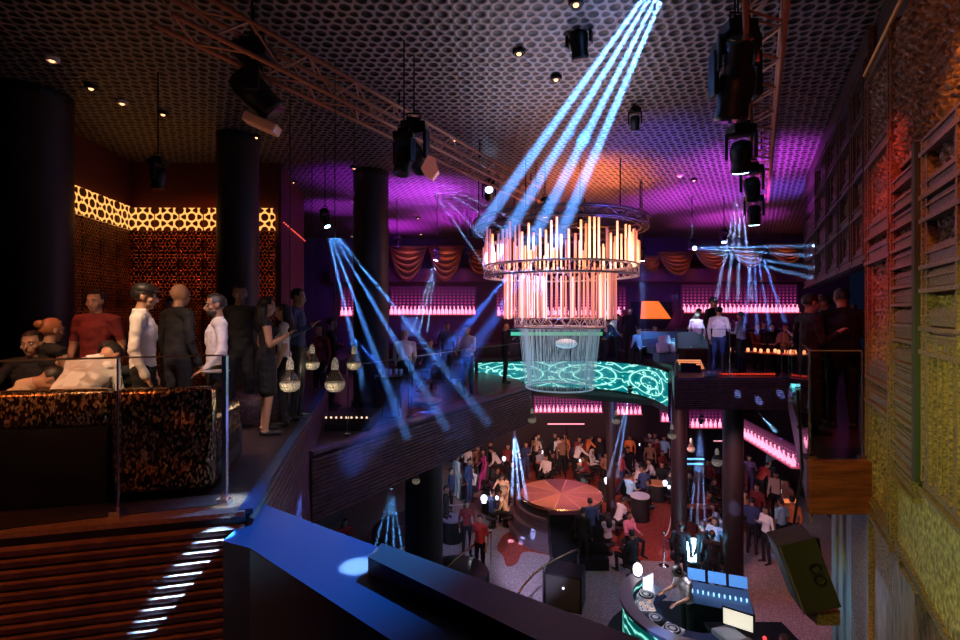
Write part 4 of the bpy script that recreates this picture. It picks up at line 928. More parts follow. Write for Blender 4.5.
M_SHIRTW = mat('cotton_white', (.74,.70,.68), .8, bump=(30,.3,.01)); M_PANTS = mat('trousers_black', (.02,.02,.028), .8); M_SHOE = mat('shoe_black', (.015,.015,.015), .4); M_HAIR = mat('hair_black', (.015,.011,.009), .5)
CL = dict(white=M_SHIRTW, black=mat('cotton_black', (.009,.009,.011), .85), navy=mat('cotton_navy', (.03,.05,.14), .8), red=mat('cotton_red', (.48,.04,.03), .8), orange=mat('cotton_orange', (.75,.22,.06), .8), grey=mat('cotton_grey', (.35,.33,.38), .8),
          beige=mat('cotton_beige', (.62,.44,.30), .8), cream=mat('cotton_cream', (.78,.62,.40), .8), blue=mat('cotton_light_blue', (.30,.55,.80), .8), pink=mat('cotton_pink', (.70,.22,.30), .8), magenta=mat('satin_magenta', (.50,.05,.28), .5), wine=mat('cotton_wine', (.18,.02,.02), .8),
          brown=mat('cotton_brown', (.26,.13,.08), .8), jeans=mat('denim', (.03,.06,.14), .8), violet_lit=mat('cotton_violet_lit', (.22,.12,.28), .8), lightgrey=mat('cotton_pale_grey', (.58,.57,.62), .8))  # violet light on one dancer put into the cotton colour
HC = dict(black=M_HAIR, brown=mat('hair_brown', (.10,.045,.02), .5), ginger=mat('hair_auburn', (.30,.10,.03), .5), grey=mat('hair_silver', (.6,.58,.58), .6), blond=mat('hair_blond', (.50,.33,.13), .5))
M_EYE = mat('eye_white', (.7,.68,.65), .3); M_IRIS = mat('eye_dark', (.02,.01,.008), .2); M_BEARD = M_HAIR
npeople = [0]
def person(loc, face, label, pose='stand', top='white', bottom='black', fem=0, dress=0, fine=0, girth=1.0, sleeve=1, hair='short', hc='black', skin=0, h=1.75, group=None, beard=0, item=None):
    """face: heading in degrees, 0 = away from the camera (+Y), 90 = towards -X (left), 180 = towards the camera, -90 right"""
    me, H, Rm, N = body_mesh(pose, fem, dress, fine, girth, sleeve); o = bpy.data.objects.new('person', me); C.objects.link(o)
    o.location = loc; o.rotation_euler = (0,0,math.radians(face)); s = h/1.735; o.scale = (s,s,s); tag(o, label, 'person', group)
    for i, m in enumerate((M_SKIND if skin else M_SKIN, CL[top], CL[bottom], M_SHOE)):
        o.material_slots[i].link = 'OBJECT'; o.material_slots[i].material = m
    if hair:
        hm = hair_mesh((pose, fem, dress, fine, girth, sleeve), H, Rm, N, hair, fine); q = bpy.data.objects.new('hat' if hair == 'cap' else 'hair', hm); C.objects.link(q); q.parent = o; q.material_slots[0].link = 'OBJECT'; q.material_slots[0].material = HC[hc]
        if hair == 'bob': pass
    if fine:
        for s_ in (-1, 1):
            b = MB(); b.ell(H+Rm@V((s_*.031, .080, .012)), (.0125,.009,.0085), 10, 6, Rm, 0); b.ell(H+Rm@V((s_*.031, .0875, .012)), (.006,.004,.006), 8, 6, Rm, 1); b.build('eye', [M_EYE, M_IRIS], o, True)
            b = MB(); b.tube([H+Rm@V((s_*.015,.092,.030)), H+Rm@V((s_*.032,.092,.036)), H+Rm@V((s_*.048,.080,.030))], [.003,.0045,.002], 6); b.build('eyebrow', M_HAIR, o, True)
        if beard:
            b = MB(); b.ell(H+Rm@V((0,.034,-.078)), (.060,.064,.055), 16, 10, Rm); b.build('beard', M_BEARD, o, True)
        if top == 'white' and not fem:   # shirt collar
            b = MB(); c0 = N+Rm@V((0,.0,-.01)); b.loft([[c0+V((.068*f_*math.cos(t), .066*f_*math.sin(t), z)) for t in [2*PI*i/20 for i in range(20)]] for z, f_ in ((-.02,1.15), (.02,.98), (.045,.94))], cap=False); q = b.build('collar', CL[top], o, True); q.modifiers.new('t','SOLIDIFY').thickness = .004
    npeople[0] += 1; return o
def at(px, yhead, floor, htop=1.75):
    """floor position of someone whose head top appears at this pixel"""
    d = F*(EYE-(floor+htop))/(yhead-HZ); return V(((px-480)*d/F, d, floor))
def atd(px, d, floor): return V(((px-480)*d/F, d, floor))

# ---------------------------------------------------------------- lounge (left balcony)
n = NT('sequin_fabric'); mp = n.t.nodes.new('ShaderNodeMapping'); mp.inputs['Scale'].default_value = (1,1,.5); mp.inputs['Rotation'].default_value = (0,.3,0); n.lk(n.tc.outputs['Object'], mp.inputs['Vector']); v1 = n.voro(75, out='Color', vec=mp.outputs[0]); v2 = n.voro(75, vec=mp.outputs[0])
sx = n.sep(src=v1); n.col(n.ramp(sx[0], [(.0, (.02,.012,.008)), (.55, (.12,.06,.03)), (.8, (.75,.42,.16)), (1, (1,.75,.4))])); n.bump(sx[1], 1, .05); n.set(Roughness=.22, Metallic=.8); M_SEQ = n.m
M_FAB = mat('dark_upholstery', (.015,.012,.014), .7)
o = thing('sofa', (-2.56, 3.98, 0), 'sequin backed lounge sofa end between the two glass posts', 'sofa', None, .2)
b = MB(); b.box((0,-.10,.48), (.72,.16,.82), bev=.04); b.build('backrest', M_SEQ, o, True)
b = MB(); b.box((0,.34,.26), (.72,.8,.36), bev=.05); b.build('seat', M_FAB, o)
b = MB(); b.box((.30,.3,.42), (.12,.7,.45), bev=.04); b.build('armrest', M_SEQ, o)
o = thing('sofa', (-3.80, 3.73, 0), 'sequin topped sofa section at the left edge with a plain black lower back', 'sofa', None, .2)
b = MB(); b.box((0,-.10,.75), (1.76,.16,.29), bev=.04); b.build('backrest', M_SEQ, o, True)
b = MB(); b.box((0,-.10,.31), (1.76,.15,.6)); b.build('lower_back', M_FAB, o)
b = MB(); b.box((0,.34,.26), (1.76,.8,.36), bev=.05); b.build('seat', M_FAB, o)
def lounge_table(loc, r, h, label, top=M_BLACK, kids=True, grp=None):
    o = thing('round_table', loc, label, 'table', grp); b = MB(); b.lathe([(0,h), (r,h), (r,h-.035), (0,h-.035)], 20); b.build('table_top', top, o)
    b = MB(); b.lathe([(.035,h-.03), (.035,.03)], 10); b.build('pedestal', M_BLACK, o, True); b = MB(); b.lathe([(0,0), (r*.6,0), (r*.6,.02), (.03,.04), (0,.04)], 16); b.build('base', M_BLACK, o); return o
lounge_table((-3.45,4.95,0), .38, .62, 'low black table between the seated lounge guests')
P_ = person
P_(atd(143,4.55,0), -62, 'person in a white shirt and black cap standing behind the sofa, seen from behind', 'stand', 'white', fine=2, hair='cap', h=1.76)
P_(atd(179,5.3,0), -25, 'person with a shaved head in a black shirt, standing with back turned behind the sofa', 'stand', 'black', fine=1, girth=1.12, hair=None, h=1.80)
P_(atd(217,4.95,0), 125, 'bearded person in a grey white shirt with a hand on the hip', 'hip', 'lightgrey', fine=2, h=1.68, beard=1, skin=1)
P_(atd(240,6.3,0), -150, 'person in black standing in front of the second column', 'stand', 'black', fine=1, h=1.85, skin=1)
P_(atd(266,5.9,0), -60, 'person with long dark hair in a black dress holding a glass near the balcony side', 'glass', 'black', fem=1, dress=1, sleeve=0, fine=2, hair='long', h=1.68)
P_(atd(284,6.4,0), 105, 'person with long hair looking left behind the one in the black dress', 'stand', 'white', 'black', fem=1, fine=1, sleeve=2, hair='long', h=1.60)
P_(atd(297,6.7,0), -85, 'person in a dark blue shirt in profile facing the hall', 'glass', 'navy', fine=1, h=1.82)
P_(atd(96,5.4,0), -170, 'person in a wine red shirt standing with arms down before the slanting screens', 'stand', 'wine', fine=1, h=1.73, sleeve=2)
P_(atd(50,4.75,.16), -20, 'seated person with tied auburn hair in a black sleeveless top, back turned', 'sit', 'black', fem=1, sleeve=0, fine=2, hair='bun', hc='ginger', h=1.70)
P_(atd(33,4.70,.02), -165, 'seated person facing the viewer and raising a hand in the left lounge', 'sit_hand', 'black', fine=2, h=1.72)
P_(atd(62,4.15,.10), -4, 'person in a white shirt bending forward on the sofa, back turned', 'sit_bow', 'white', fine=2, girth=1.35, h=1.80)
P_(atd(-22,3.98,.0), -50, 'person in a reddish top leaning on the sofa at the left edge', 'sit_bow', 'beige', fine=1, sleeve=2, h=1.66)
P_(atd(108,4.7,0), 20, 'seated person with short dark hair behind the bending white shirt', 'sit', 'black', fine=1, h=1.62, skin=1)
P_(atd(172,6.9,0), 160, 'person in black far behind by the straight lattice wall', 'glass', 'black', fine=0, h=1.7)
P_(atd(331,10.1,MID), -60, 'person in a black suit standing left of the violet rimmed column', 'crossed', 'black', fine=0, h=1.88)
P_(atd(320,9.9,MID), 150, 'person in wine red far behind beside the lounge side wall', 'stand', 'wine', fem=1, fine=0, hair='long', h=1.75)
for x, y, s in ((200,416,.05), (172,404,.04)): pass
# sofa side table with small lamp, sill glow
o = thing('serving_tray', W(215,372,4.6)-V((0,0,.0)), 'small tray with a lit rim on top of the balustrade post corner', 'tray'); b = MB(); b.lathe([(0,0), (.12,0), (.13,.012), (0,.012)], 18); b.build('plate', M_ALU, o); 

# stools and tables on the middle balcony
def bar_table(loc, r, h, label, rim=None, grp=None, lit=None, drum=True):
    o = thing('cocktail_table', loc, label, 'table', grp); b = MB(); b.lathe([(0,h), (r,h), (r,h-.04), (0,h-.04)], 20); b.build('table_top', lit or M_BLACK, o)
    if drum: b = MB(); b.lathe([(r*.85,h-.04), (r*.45,h*.5), (r*.62,0), (0,0)], 16); b.build('body', rim or M_BLACK, o, True)
    return o
M_BLUELQ = mat('blue_gloss_black', (.03,.05,.12), .18, coat=.5)
M_REDTOP = mat('copper_lit_top', (.6,.2,.12), .4); M_TEALB = mat('teal_drum', (.10,.25,.30), .4)
bar_table(G(395,420,MID)+V((-.15,.35,0)), .30, .78, 'blue glinting cocktail table at the glass of the middle balcony', M_BLUELQ)
bar_table(W(427,399,10.6)*1+V((0,0,-.75)), .30, .74, 'round table with a copper top and flowers on the middle balcony', M_BLACK, lit=M_REDTOP)
M_GLASSW = mat('tumbler_glass', (.75,.85,.95), .05, alpha=.55, spec=.8)
g0_ = None
def glass_at(p, label, grp, r=.035, h=.12, m=None):
    global g0_
    if g0_ is None or m: 
        b = MB(); b.lathe([(0,0), (r*.8,0), (r,h), (r*.9,h), (r*.7,.01), (0,.01)], 10); o = b.build('drinking_glass', m or M_GLASSW, None, True); o['category'] = 'glass'
        if not m: g0_ = o
    else: o = g0_.copy(); C.objects.link(o)
    o.location = p; o['label'] = label; o['group'] = grp; return o
tq = G(395,420,MID)+V((-.15,.35,0))
for i in range(5): glass_at((tq.x-.2+.1*i, tq.y+.05*(i % 2), MID+.78), 'drinking glass on the blue glinting cocktail table, '+ORD[i]+' from the left', 'glasses on the blue cocktail table')
# ottomans with beaded surface at the left balcony edge and the middle one
n = NT('beaded_fabric'); v2 = n.voro(70); n.col(n.ramp(v2, [(.0, (.75,.6,.5)), (.28, (.05,.03,.05)), (1, (.02,.02,.04))])); n.bump(v2, .6, .01); n.set(Roughness=.3, Metallic=.3); M_BEAD = n.m
o = thing('low_bench', W(345,412,8.1)-V((0,0,.10)), 'beaded low bench with small lights along its top in the gap beside the middle balcony', 'bench'); z_ = o.location.z-MID
b = MB(); b.box((.05,.4,-z_/2), (.75,.9,z_)); b.build('seat', M_BEAD, o)
b = MB()
for i in range(9): b.ell((-.3+.085*i, -.06, .02), (.018,.018,.018), 6, 4)
b.build('bead_lights', mat('bead_light', (1,.8,.6), .4, emit=(1,.6,.4), es=1.6), o)
o = thing('ottoman', atd(258,6.6,0), 'low beaded ottoman behind the legs of the person in the black dress', 'ottoman'); b = MB(); b.lathe([(0,.42), (.38,.42), (.42,.36), (.42,.06), (.38,.0), (0,0)], 24); b.build('body', M_BEAD, o, True)
P_(atd(467,11.4,MID), 150, 'person in a white shirt with a glass raised to the chin on the middle balcony', 'chin', 'white', 'jeans', h=1.68)
P_(atd(405,9.9,MID), 10, 'person in a pale top bending down behind the blue table', 'lean', 'cream', h=1.72, hc='blond')
P_(atd(505,13.4,MID), -100, 'person in black standing at the left end of the glowing parapet', 'glass', 'black', h=1.72)
P_(atd(430,12.4,MID), 170, 'person in dark blue seated behind the flowers on the middle balcony', 'sit', 'navy', h=1.75)
P_(atd(447,13.6,MID), -150, 'person in black standing back in the blue haze left of the white shirt', 'stand', 'navy', h=1.7)
for i, (x, y) in enumerate(((420,388), (436,385), (428,380))): 
    o = thing('flower_glass', W(x, y+10, 10.6), ['leftmost', 'middle', 'rightmost'][i]+' flower glass on the copper topped table', 'vase', 'flower glasses'); b = MB(); b.lathe([(0,0), (.03,0), (.05,.1), (.04,.11)], 8); b.build('vase', M_GLASSW, o, True); b = MB()
    for k in range(7): b.ell((random.uniform(-.06,.06), random.uniform(-.06,.06), .15+random.uniform(0,.12)), (.035,.035,.03), 6, 5)
    b.build('blossom', mat('plum_blossom', (.30,.10,.16), .6), o, True)

# ---------------------------------------------------------------- right mezzanine
P_(atd(719,11.5,0), -50, 'person in an untucked white shirt with back turned on the right mezzanine', 'glass', 'white', 'jeans', h=1.62, fine=1, girth=1.1)
P_(atd(713,12.1,0), -150, 'person in a black suit and hat behind the untucked white shirt', 'stand', 'black', h=1.86, hair='cap')
P_(atd(741,11.7,0), 30, 'person in a pink tinged shirt with back turned right of the untucked one', 'chin', 'lightgrey', h=1.50, fine=1)
P_(atd(630,16.9,-.25), 150, 'person in a black jacket with white collar by the narrow shaft', 'stand', 'black', h=1.92)
P_(atd(606,17.2,-.25), -90, 'person in a white shirt leaning over the counter beside the chandelier', 'lean', 'white', h=1.8)
P_(atd(617,16.8,-.25), 90, 'person in navy bending at the counter right of the leaning white shirt', 'lean', 'navy', h=1.62)
P_(atd(690,15.6,0), -120, 'person in a white shirt lit turquoise on the tiered seats', 'reach', 'white', h=1.66)
P_(atd(697,14.6,0), 150, 'person in pink white clothes right of the turquoise lit one', 'stand', 'pink', h=1.5)
P_(atd(655,16.6,-.25), 170, 'person in dark clothes seated at the parapet end', 'sit', 'navy', h=1.72)
P_(atd(642,16.2,-.25), 140, 'person in a blue lit white top bent over near the parapet end', 'sit_lean', 'blue', h=1.72)  # blue light on a white top given as light blue cloth
for i, (x, d, c, t) in enumerate([(757,13.2,'wine','first seated guest in dark red right of the standing pair'), (772,13.0,'black','second seated guest in black at the lit low tables'), (786,12.6,'brown','third seated guest in brown at the lit low tables'), (797,12.4,'black','fourth seated guest in black next to the passage'), (764,15.4,'navy','guest in navy on the seats behind the lit low tables'), (745,16,'black','guest in black on the rear seats under the right bottle display')]):
    P_(atd(x, d, 0), [-160, 170, 120, 100, 180, 170][i], 'person, the '+t, 'sit', c, h=1.6, fem=i % 2, hair='long' if i % 2 else 'short')
# niche people
P_(atd(842,6.2,0), -20, 'person in black with back turned, largest silhouette in the dark niche', 'glass', 'black', fine=2, girth=1.25, h=1.80)
P_(atd(810,5.95,0), -95, 'person in black with glowing yellow face profile at the niche edge', 'glass', 'black', fine=2, h=1.72)
P_(atd(824,6.5,0), 60, 'person in black facing left between the two niche silhouettes', 'stand', 'black', fine=1, h=1.73)
# rear seating rows, counters with lamps
M_LEATH = mat('dark_leather', (.05,.02,.03), .45)
def bench(loc, L, rz, label, base=0):
    o = thing('banquette', loc, label, 'seating', 'banquettes', rz); b = MB(); b.box((0,0,.22), (L,.6,.42), bev=.03); b.build('seat', M_LEATH, o); b = MB(); b.box((0,.28,.6), (L,.14,.6), bev=.04); b.build('backrest', M_LEATH, o); return o
bench((8.7,14.3,0), 5.5, 0, 'long banquette behind the lit low tables')
bench((8.9,16.6,0), 7, 0, 'long banquette under the right bottle display')
bench((-1.6,16.8,MID), 6, 0, 'long banquette under the left bottle display')
bench((-2.0,14.4,MID), 3.2, 0, 'banquette behind the violet rimmed column')
M_TL = mat('warm_lit_top', (.7,.25,.12), .35); M_CAND = mat('candle_glow', (1,.5,.25), .4, emit=(1,.30,.12), es=2.2)
def low_table(loc, sx, sy, h, label, grp='lit low tables', glow=M_CAND, ncand=3, top=M_TL):
    o = thing('low_table', loc, label, 'table', grp); b = MB(); b.box((0,0,h), (sx,sy,.03)); b.build('table_top', top, o)
    for ax in (-1, 1):
        for ay in (-1, 1): b = MB(); b.box((ax*(sx/2-.04), ay*(sy/2-.04), h/2), (.035,.035,h)); b.build('leg', M_BLACK, o)
    for k in range(ncand):
        q = V(loc)+V(((k-(ncand-1)/2)*sx/ncand, 0, h+.015)); c = MB(); c.lathe([(0,0), (.032,0), (.036,.07), (.02,.09), (0,.09)], 8); c = c.build('candle_lamp', glow, None, True, q); tag(c, ['left', 'middle', 'right'][k]+' candle lamp on the '+label.split(',')[0], 'lamp', 'candle lamps')
    return o
for i, (x, d) in enumerate([(748,12.6), (768,12.3), (786,12.0), (800,11.6)]):
    low_table(atd(x, d, 0), .55, .4, .45, ['first','second','third','fourth'][i]+' lit low table, counted rightwards from the standing pair')
o = thing('light_strip', (7.05*.9, 11.3, .02), 'red glowing strip along the floor edge behind the right glass', 'light strip'); b = MB(); [b.box((-.75+.07*k,0,.02), (.035,.04,.035)) for k in range(20)]; b.build('strip', mat('red_strip', (1,.1,.03), .4, emit=(1,.05,.015), es=.6), o)
o = thing('light_strip', atd(712,11.15,.0), 'pale lit plates stacked by the feet of the untucked white shirt', 'light strip'); b = MB()
for k in range(4): b.box((random.uniform(-.1,.1), random.uniform(-.05,.05), .02+.03*k), (.3,.12,.02), random.uniform(-.5,.5))
b.build('plate', mat('pale_plate', (.6,.75,.9), .3), o)
o = thing('lit_stair_edge', atd(689,11.9,0), 'amber lit stair edges left of the standing pair', 'tray'); b = MB()  # lit stair edges, built as glowing amber stripes on a box
for k in range(5): b.box((.03*k, .02*k, .30-.05*k), (.55,.05,.03), -.12)
b.build('stripes', mat('amber_strip', (1,.5,.2), .4, emit=(1,.32,.12), es=.9), o); b = MB(); b.box((.05,.1,.12), (.5,.2,.24)); b.build('box', M_BLACK, o)
# blue lit tiered seats behind the parapet
M_TIER = mat('blue_lit_step', (.12,.22,.36), .35)
o = thing('tiered_seating', (6.3,14.6,0), 'blue lit stepped seating between the alcove and the standing guests', 'seating'); 
for k in range(4): b = MB(); b.box((0,.5*k,.12+.2*k), (1.9,.5,.24+.4*0)); b.build('step', M_TIER, o)
for i, (dx, dy, hz_) in enumerate([(-.75,0,.25),(-.3,.05,.25),(.2,0,.25),(.65,.05,.25),(-.5,.5,.45),(.1,.5,.45),(.6,.55,.45)]):
    o = thing('seat_cushion', (6.3+dx, 14.6+dy, hz_), 'pale lit cushion on the blue lit stepped seating, '+['front row first from left','front row second from left','front row third from left','front row last','second row left','second row middle','second row right'][i], 'cushion', 'cushions on the stepped seating', random.uniform(-.4,.4)); b = MB(); b.box((0,0,.16), (.38,.14,.32), Matrix.Rotation(-.3, 3, 'X'), bev=.05); b.build('cushion', mat('pale_lit_cushion', (.62,.70,.75), .7), o, True)  # added cushions, blue-white light put into their colour
spot(W(690,200,12.0), W(690,340,14.8), 5000, (.25,.75,1), 16, .8, .05)
spot(W(650,230,12.0), W(650,345,16.5), 700, (.15,.6,1), 14, .8, .05)
spot(W(610,230,11.6), W(607,330,17), 500, (.5,.9,1), 12, .8, .05)
spot(W(730,235,9.4), W(722,345,11.5), 140, (.95,.75,.95), 22, .8, .05)
spot(W(785,250,11), W(775,352,12.4), 90, (1,.25,.12), 30, .8, .05)
# counter on the round parapet balcony with greenish top
o = thing('bar_counter', (bp[4][0]-.6, bp[4][1]+2.4, MID+.25), 'long bar counter with a green lit top behind the glowing parapet', 'bar'); b = MB(); b.box((0,0,.52), (4.2,.5,1.04)); b.build('body', M_MATTE, o); b = MB(); b.box((0,-.02,1.07), (4.3,.6,.05)); b.build('counter_top', mat('green_lit_top', (.1,.3,.2), .25), o)
b = MB(); b.box((0,-.27,.9), (4.0,.02,.14)); b.build('light_strip', mat('green_strip', (.1,.5,.25), .4, emit=(.06,.5,.22), es=.8), o)
for i in range(9): glass_at((bp[4][0]-2.3+.42*i, bp[4][1]+2.35, MID+1.345), 'drinking glass on the green lit bar counter, '+ORD[i]+' from the left', 'glasses on the bar counter')
M_CYAN = mat('cyan_neon', (.3,1,1), .4, emit=(.25,.85,1), es=2.6)
o = thing('neon_edge', W(791.5,385,9.6), 'cyan glowing angle strip at the corner of the right balcony front', 'light strip'); b = MB(); b.box((0,-.05,-.28), (.06,.04,.62)); b.box((.12,-.05,.0), (.28,.04,.05)); b.box((.12,-.05,-.1), (.28,.04,.04)); b.build('strip', M_CYAN, o)

# ---------------------------------------------------------------- pendants
M_CRY = carved('crystal_mesh', (.95,.88,.75), (.15,.10,.06), 60, .01)
nn = M_CRY.node_tree.nodes['Principled BSDF']; nn.inputs['Emission Color'].default_value = (1,.85,.6,1); nn.inputs['Emission Strength'].default_value = .10
M_PGL = mat('smoked_pendant_glass', (.10,.08,.06), .06, alpha=.45, spec=.8)
def pendant(px, ytop, ybot, d, top, label):
    zt = W(px, ytop, d); zb = W(px, ybot, d); H = zt.z-zb.z; o = thing('pendant_lamp', (zt.x, d, zb.z), label, 'pendant lamp', 'bottle shaped pendant lamps')
    r = H*.28; b = MB(); b.lathe([(0,0), (r*.55,H*.02), (r*.9,H*.10), (r,H*.2), (r*.98,H*.28)], 20); b.build('lit_bowl', M_CRY, o, True)
    b = MB(); b.lathe([(r*.98,H*.28), (r*.8,H*.42), (r*.48,H*.55), (r*.34,H*.66)], 20); b.build('smoked_glass', M_PGL, o, True)
    b = MB(); b.lathe([(r*.36,H*.64), (r*.38,H*.74), (r*.33,H*.86), (r*.15,H*.97), (0,H)], 14); b.build('crystal_neck', M_CRY, o, True)
    b = MB(); b.tube([(0,0,H), (0,0,top-zb.z)], .006, 5); b.build('cord', M_BLACK, o); return o
for i, (x, y0, y1, d) in enumerate([(290,357,392,5.6), (335,357,392,5.7), (312,344,370,6.9), (354,345,370,7.0)]):
    p_ = pendant(x, y0, y1, d, CEIL, 'bottle shaped pendant with a lit bowl, '+['front one near the black dress','front one above the beaded bench','rear one between the front two','rear one closest to the middle balcony'][i])
    point(p_.location+V((0,-.25,.05)), 1.2, (1,.8,.5), .03)
for i, (x, y0, y1, d) in enumerate([(532,408,423,12.5), (616,410,424,12.8), (672,424,439,11.6), (717,448,466,10.8), (372,470,478,9.5), (691,438,452,12.5), (416,470,484,9.4)]):
    pendant(x, y0, y1, d, -1.35 if x < 640 else -.7, 'small pale pendant, '+['left below the chandelier','right of the chandelier drum','beside the blue lit lower column','before the dark lower column','at the balcony corner','between the thick lower columns','over the curved handrail'][i])

o = thing('lit_doorway', W(846,330,8.6), 'violet lit slit of a doorway behind the heads in the dark niche', 'doorway'); b = MB(); b.box((0,0,-.0), (.20,.06,.75)); b.build('glow_panel', mat('violet_panel', (.4,.1,.4), .5, emit=(.35,.05,.35), es=.7), o); b = MB(); b.box((-.13,0,-.02), (.05,.1,.95)); b.box((.13,0,-.02), (.05,.1,.95)); b.build('frame', M_BLACK, o)

# ---------------------------------------------------------------- the dance floor
ZS = -4.72; sc_ = G(561, 493, ZS); RS = 40.5*sc_.y/F
o = thing('round_stage', (sc_.x, sc_.y, LOW), 'round stage with a wedge patterned wooden top in the middle of the dance floor', 'stage'); hS = ZS-LOW
n = NT('wedge_wood'); x, y, z = n.sep(); an = n.math('ARCTAN2', y, x); wd_ = n.math('MULTIPLY', an, 10/(2*PI)); fr = n.math('FRACT', n.math('ADD', wd_, 10)); fl_ = n.math('FLOOR', n.math('ADD', wd_, 10))
wn = n.t.nodes.new('ShaderNodeTexWhiteNoise'); wn.noise_dimensions = '1D'; n.lk(fl_, wn.inputs['W']); line = n.math('GREATER_THAN', n.math('ABSOLUTE', n.math('SUBTRACT', fr, .5)), .482)
mx = n.t.nodes.new('ShaderNodeMixRGB'); n.lk(line, mx.inputs[0]); n.lk(n.ramp(n.math('ADD', n.math('MULTIPLY', wn.outputs[0], .7), n.math('MULTIPLY', n.noise(9, 4), .3)), [(.1, (.09,.03,.05)), (.5, (.26,.09,.09)), (1, (.50,.22,.10))]), mx.inputs[1]); mx.inputs[2].default_value = (.8,.45,.3,1)
n.col(mx.outputs[0]); n.set(Roughness=.3); M_WEDGE = n.m
b = MB(); b.lathe([(0,hS), (RS,hS)], 48); b.build('stage_top', M_WEDGE, o)
b = MB(); b.lathe([(RS,hS), (RS+.03,hS-.02), (RS+.03,hS-.09), (RS,hS-.1)], 48); b.build('rim', M_COPPER, o, True)
b = MB(); b.lathe([(RS-.02,hS-.1), (RS-.02,0)], 48); b.build('drum', M_MATTE, o, True)
for k in range(3):
    b = MB(); r = RS+.10+.15*k; z = hS-.35-.35*k; b.lathe([(RS-.05,z), (r,z), (r,z-.05), (r-.03,z-.07), (r-.03,0)], 28, a0=math.radians(150), a1=math.radians(250)); b.build('step', mat('lit_step', (.12,.08,.09), .3), o)
for k in range(4):
    b = MB(); z = hS-.02-.30*k; y0_ = -RS+.15-.30*(k+1); b.box((.15,y0_+.0,z/2), (1.6,.34,z-.02)); b.build('front_step', M_BLACK, o)
def lp(px, py, z=LOW): return G(px, py, z)
def drum(px, py, r, h, label, topm, bodym):
    p = lp(px, py); o = thing('drum_table', p, label, 'table', 'drum tables'); b = MB(); b.lathe([(0,h), (r,h), (r,h-.05), (0,h-.05)], 18); b.build('table_top', topm, o); b = MB(); b.lathe([(r*.95,h-.05), (r*.95,0)], 18); b.build('drum', bodym, o, True); return o
M_WHT = mat('lit_menu', (.9,.9,.95), .4, emit=(.75,.8,1), es=2.0); M_ORT = mat('orange_lit_top', (.8,.3,.12), .4); M_RDT = mat('red_lit_top', (.6,.10,.08), .4)
for i, (x, y, r, h, lb, tm, bmt) in enumerate([(542,478,.30,.75,'red topped drum table behind the round stage, left one',M_RDT,M_MATTE), (583,481,.28,.8,'orange topped teal drum table behind the round stage',M_ORT,M_TEALB), (628,494,.34,.7,'orange rimmed drum table right of the round stage',M_ORT,M_MATTE), (657,500,.36,.7,'drum table at the right group of seated guests',M_ORT,M_MATTE),
        (452,540,.38,.75,'grey dotted drum table at the left handrail',mat('grey_top',(.35,.3,.38),.4),M_MATTE), (491,512,.36,.7,'table with white lit papers at the seated cream shirt',M_MATTE,M_MATTE), (606,500,.32,.7,'table with bright papers right behind the stage',M_MATTE,M_MATTE), (668,492,.34,.7,'table covered in bright papers beside the black suit with white collar',M_MATTE,M_MATTE),
        (640,520,.34,.9,'black pedestal table with a white top right of the stage',mat('white_top',(.7,.7,.75),.4),M_MATTE), (778,500,.36,.9,'table with a bright white lamp under the curved wall',M_MATTE,M_MATTE), (545,462,.3,.7,'dark table behind the left drum tables',M_MATTE,M_MATTE), (470,480,.3,.7,'dark table in the blue shaft',M_MATTE,M_MATTE)]):
    t_ = drum(x, y, r, h, lb, tm, bmt); t_.name = 'drum_table'
def lamp(px, py, z, s, label, m=M_WHT):
    s *= .62; p = lp(px, py, z); o = thing('table_lamp', p, label, 'lamp', 'glowing lamps and menus on the tables'); b = MB()
    b.lathe([(0,0), (s*.5,0), (s*.55,.02), (s*.2,.04), (s*.7,s*.6), (s*.75,s*1.3), (s*.4,s*1.7), (0,s*1.75)], 10); b.build('shade', m, o, True); b = MB(); b.lathe([(0,-.0), (s*.6,0), (s*.6,.015), (0,.015)], 10); b.build('base', M_BLACK, o); return p
for i, (x, y, z, s, lb) in enumerate([(541,455,-5.2,.22,'white glowing lamp behind the left drum table'), (596,436,-5.0,.24,'white glowing lamp left of the suited person'), (484,503,-5.25,.26,'white glowing lamp at the navy seated guest'), (497,500,-5.25,.14,'smaller white lamp next to the cream shirt'), (504,461,-5.0,.18,'white glowing lamp in the pale shaft'),
        (465,452,-5.0,.2,'white glowing lamp at the far left of the crowd'), (607,484,-5.2,.24,'white glowing lamp just right of the stage'), (613,479,-5.25,.15,'smaller lamp right of the stage'), (665,486,-5.25,.2,'white glowing lamp amid the right seated guests'), (669,489,-5.25,.13,'smaller lamp amid the right seated guests'),
        (776,489,-5.1,.26,'bright white lamp under the curved bottle wall'), (781,494,-5.1,.15,'smaller lamp under the curved bottle wall'), (580,462,-5.2,.12,'small silver bucket lamp beside the orange topped drum'), (640,446,-5.0,.12,'small lamp behind the black T-shirt'), (661,445,-5.0,.13,'white figurine lamp on the back table')]):
    p = lamp(x, y, z, s, lb)
    if s > .19: point(p+V((0,-.35,.45)), 9, (.85,.85,1), .08)
p = lp(692,548,-5.0); o = thing('floor_lamp', p-V((0,0,.8)), 'blazing blue white light column between the two dark backs in front', 'lamp'); b = MB(); b.box((0,0,.75), (.26,.12,.62), bev=.04); b.build('light_block', mat('blue_white_block', (.6,.9,1), .3, emit=(.45,.8,1), es=9), o); b = MB(); b.box((0,0,.22), (.2,.2,.44)); b.build('stand', M_BLACK, o); point(p+V((0,-.5,.3)), 45, (.2,.6,1), .15)

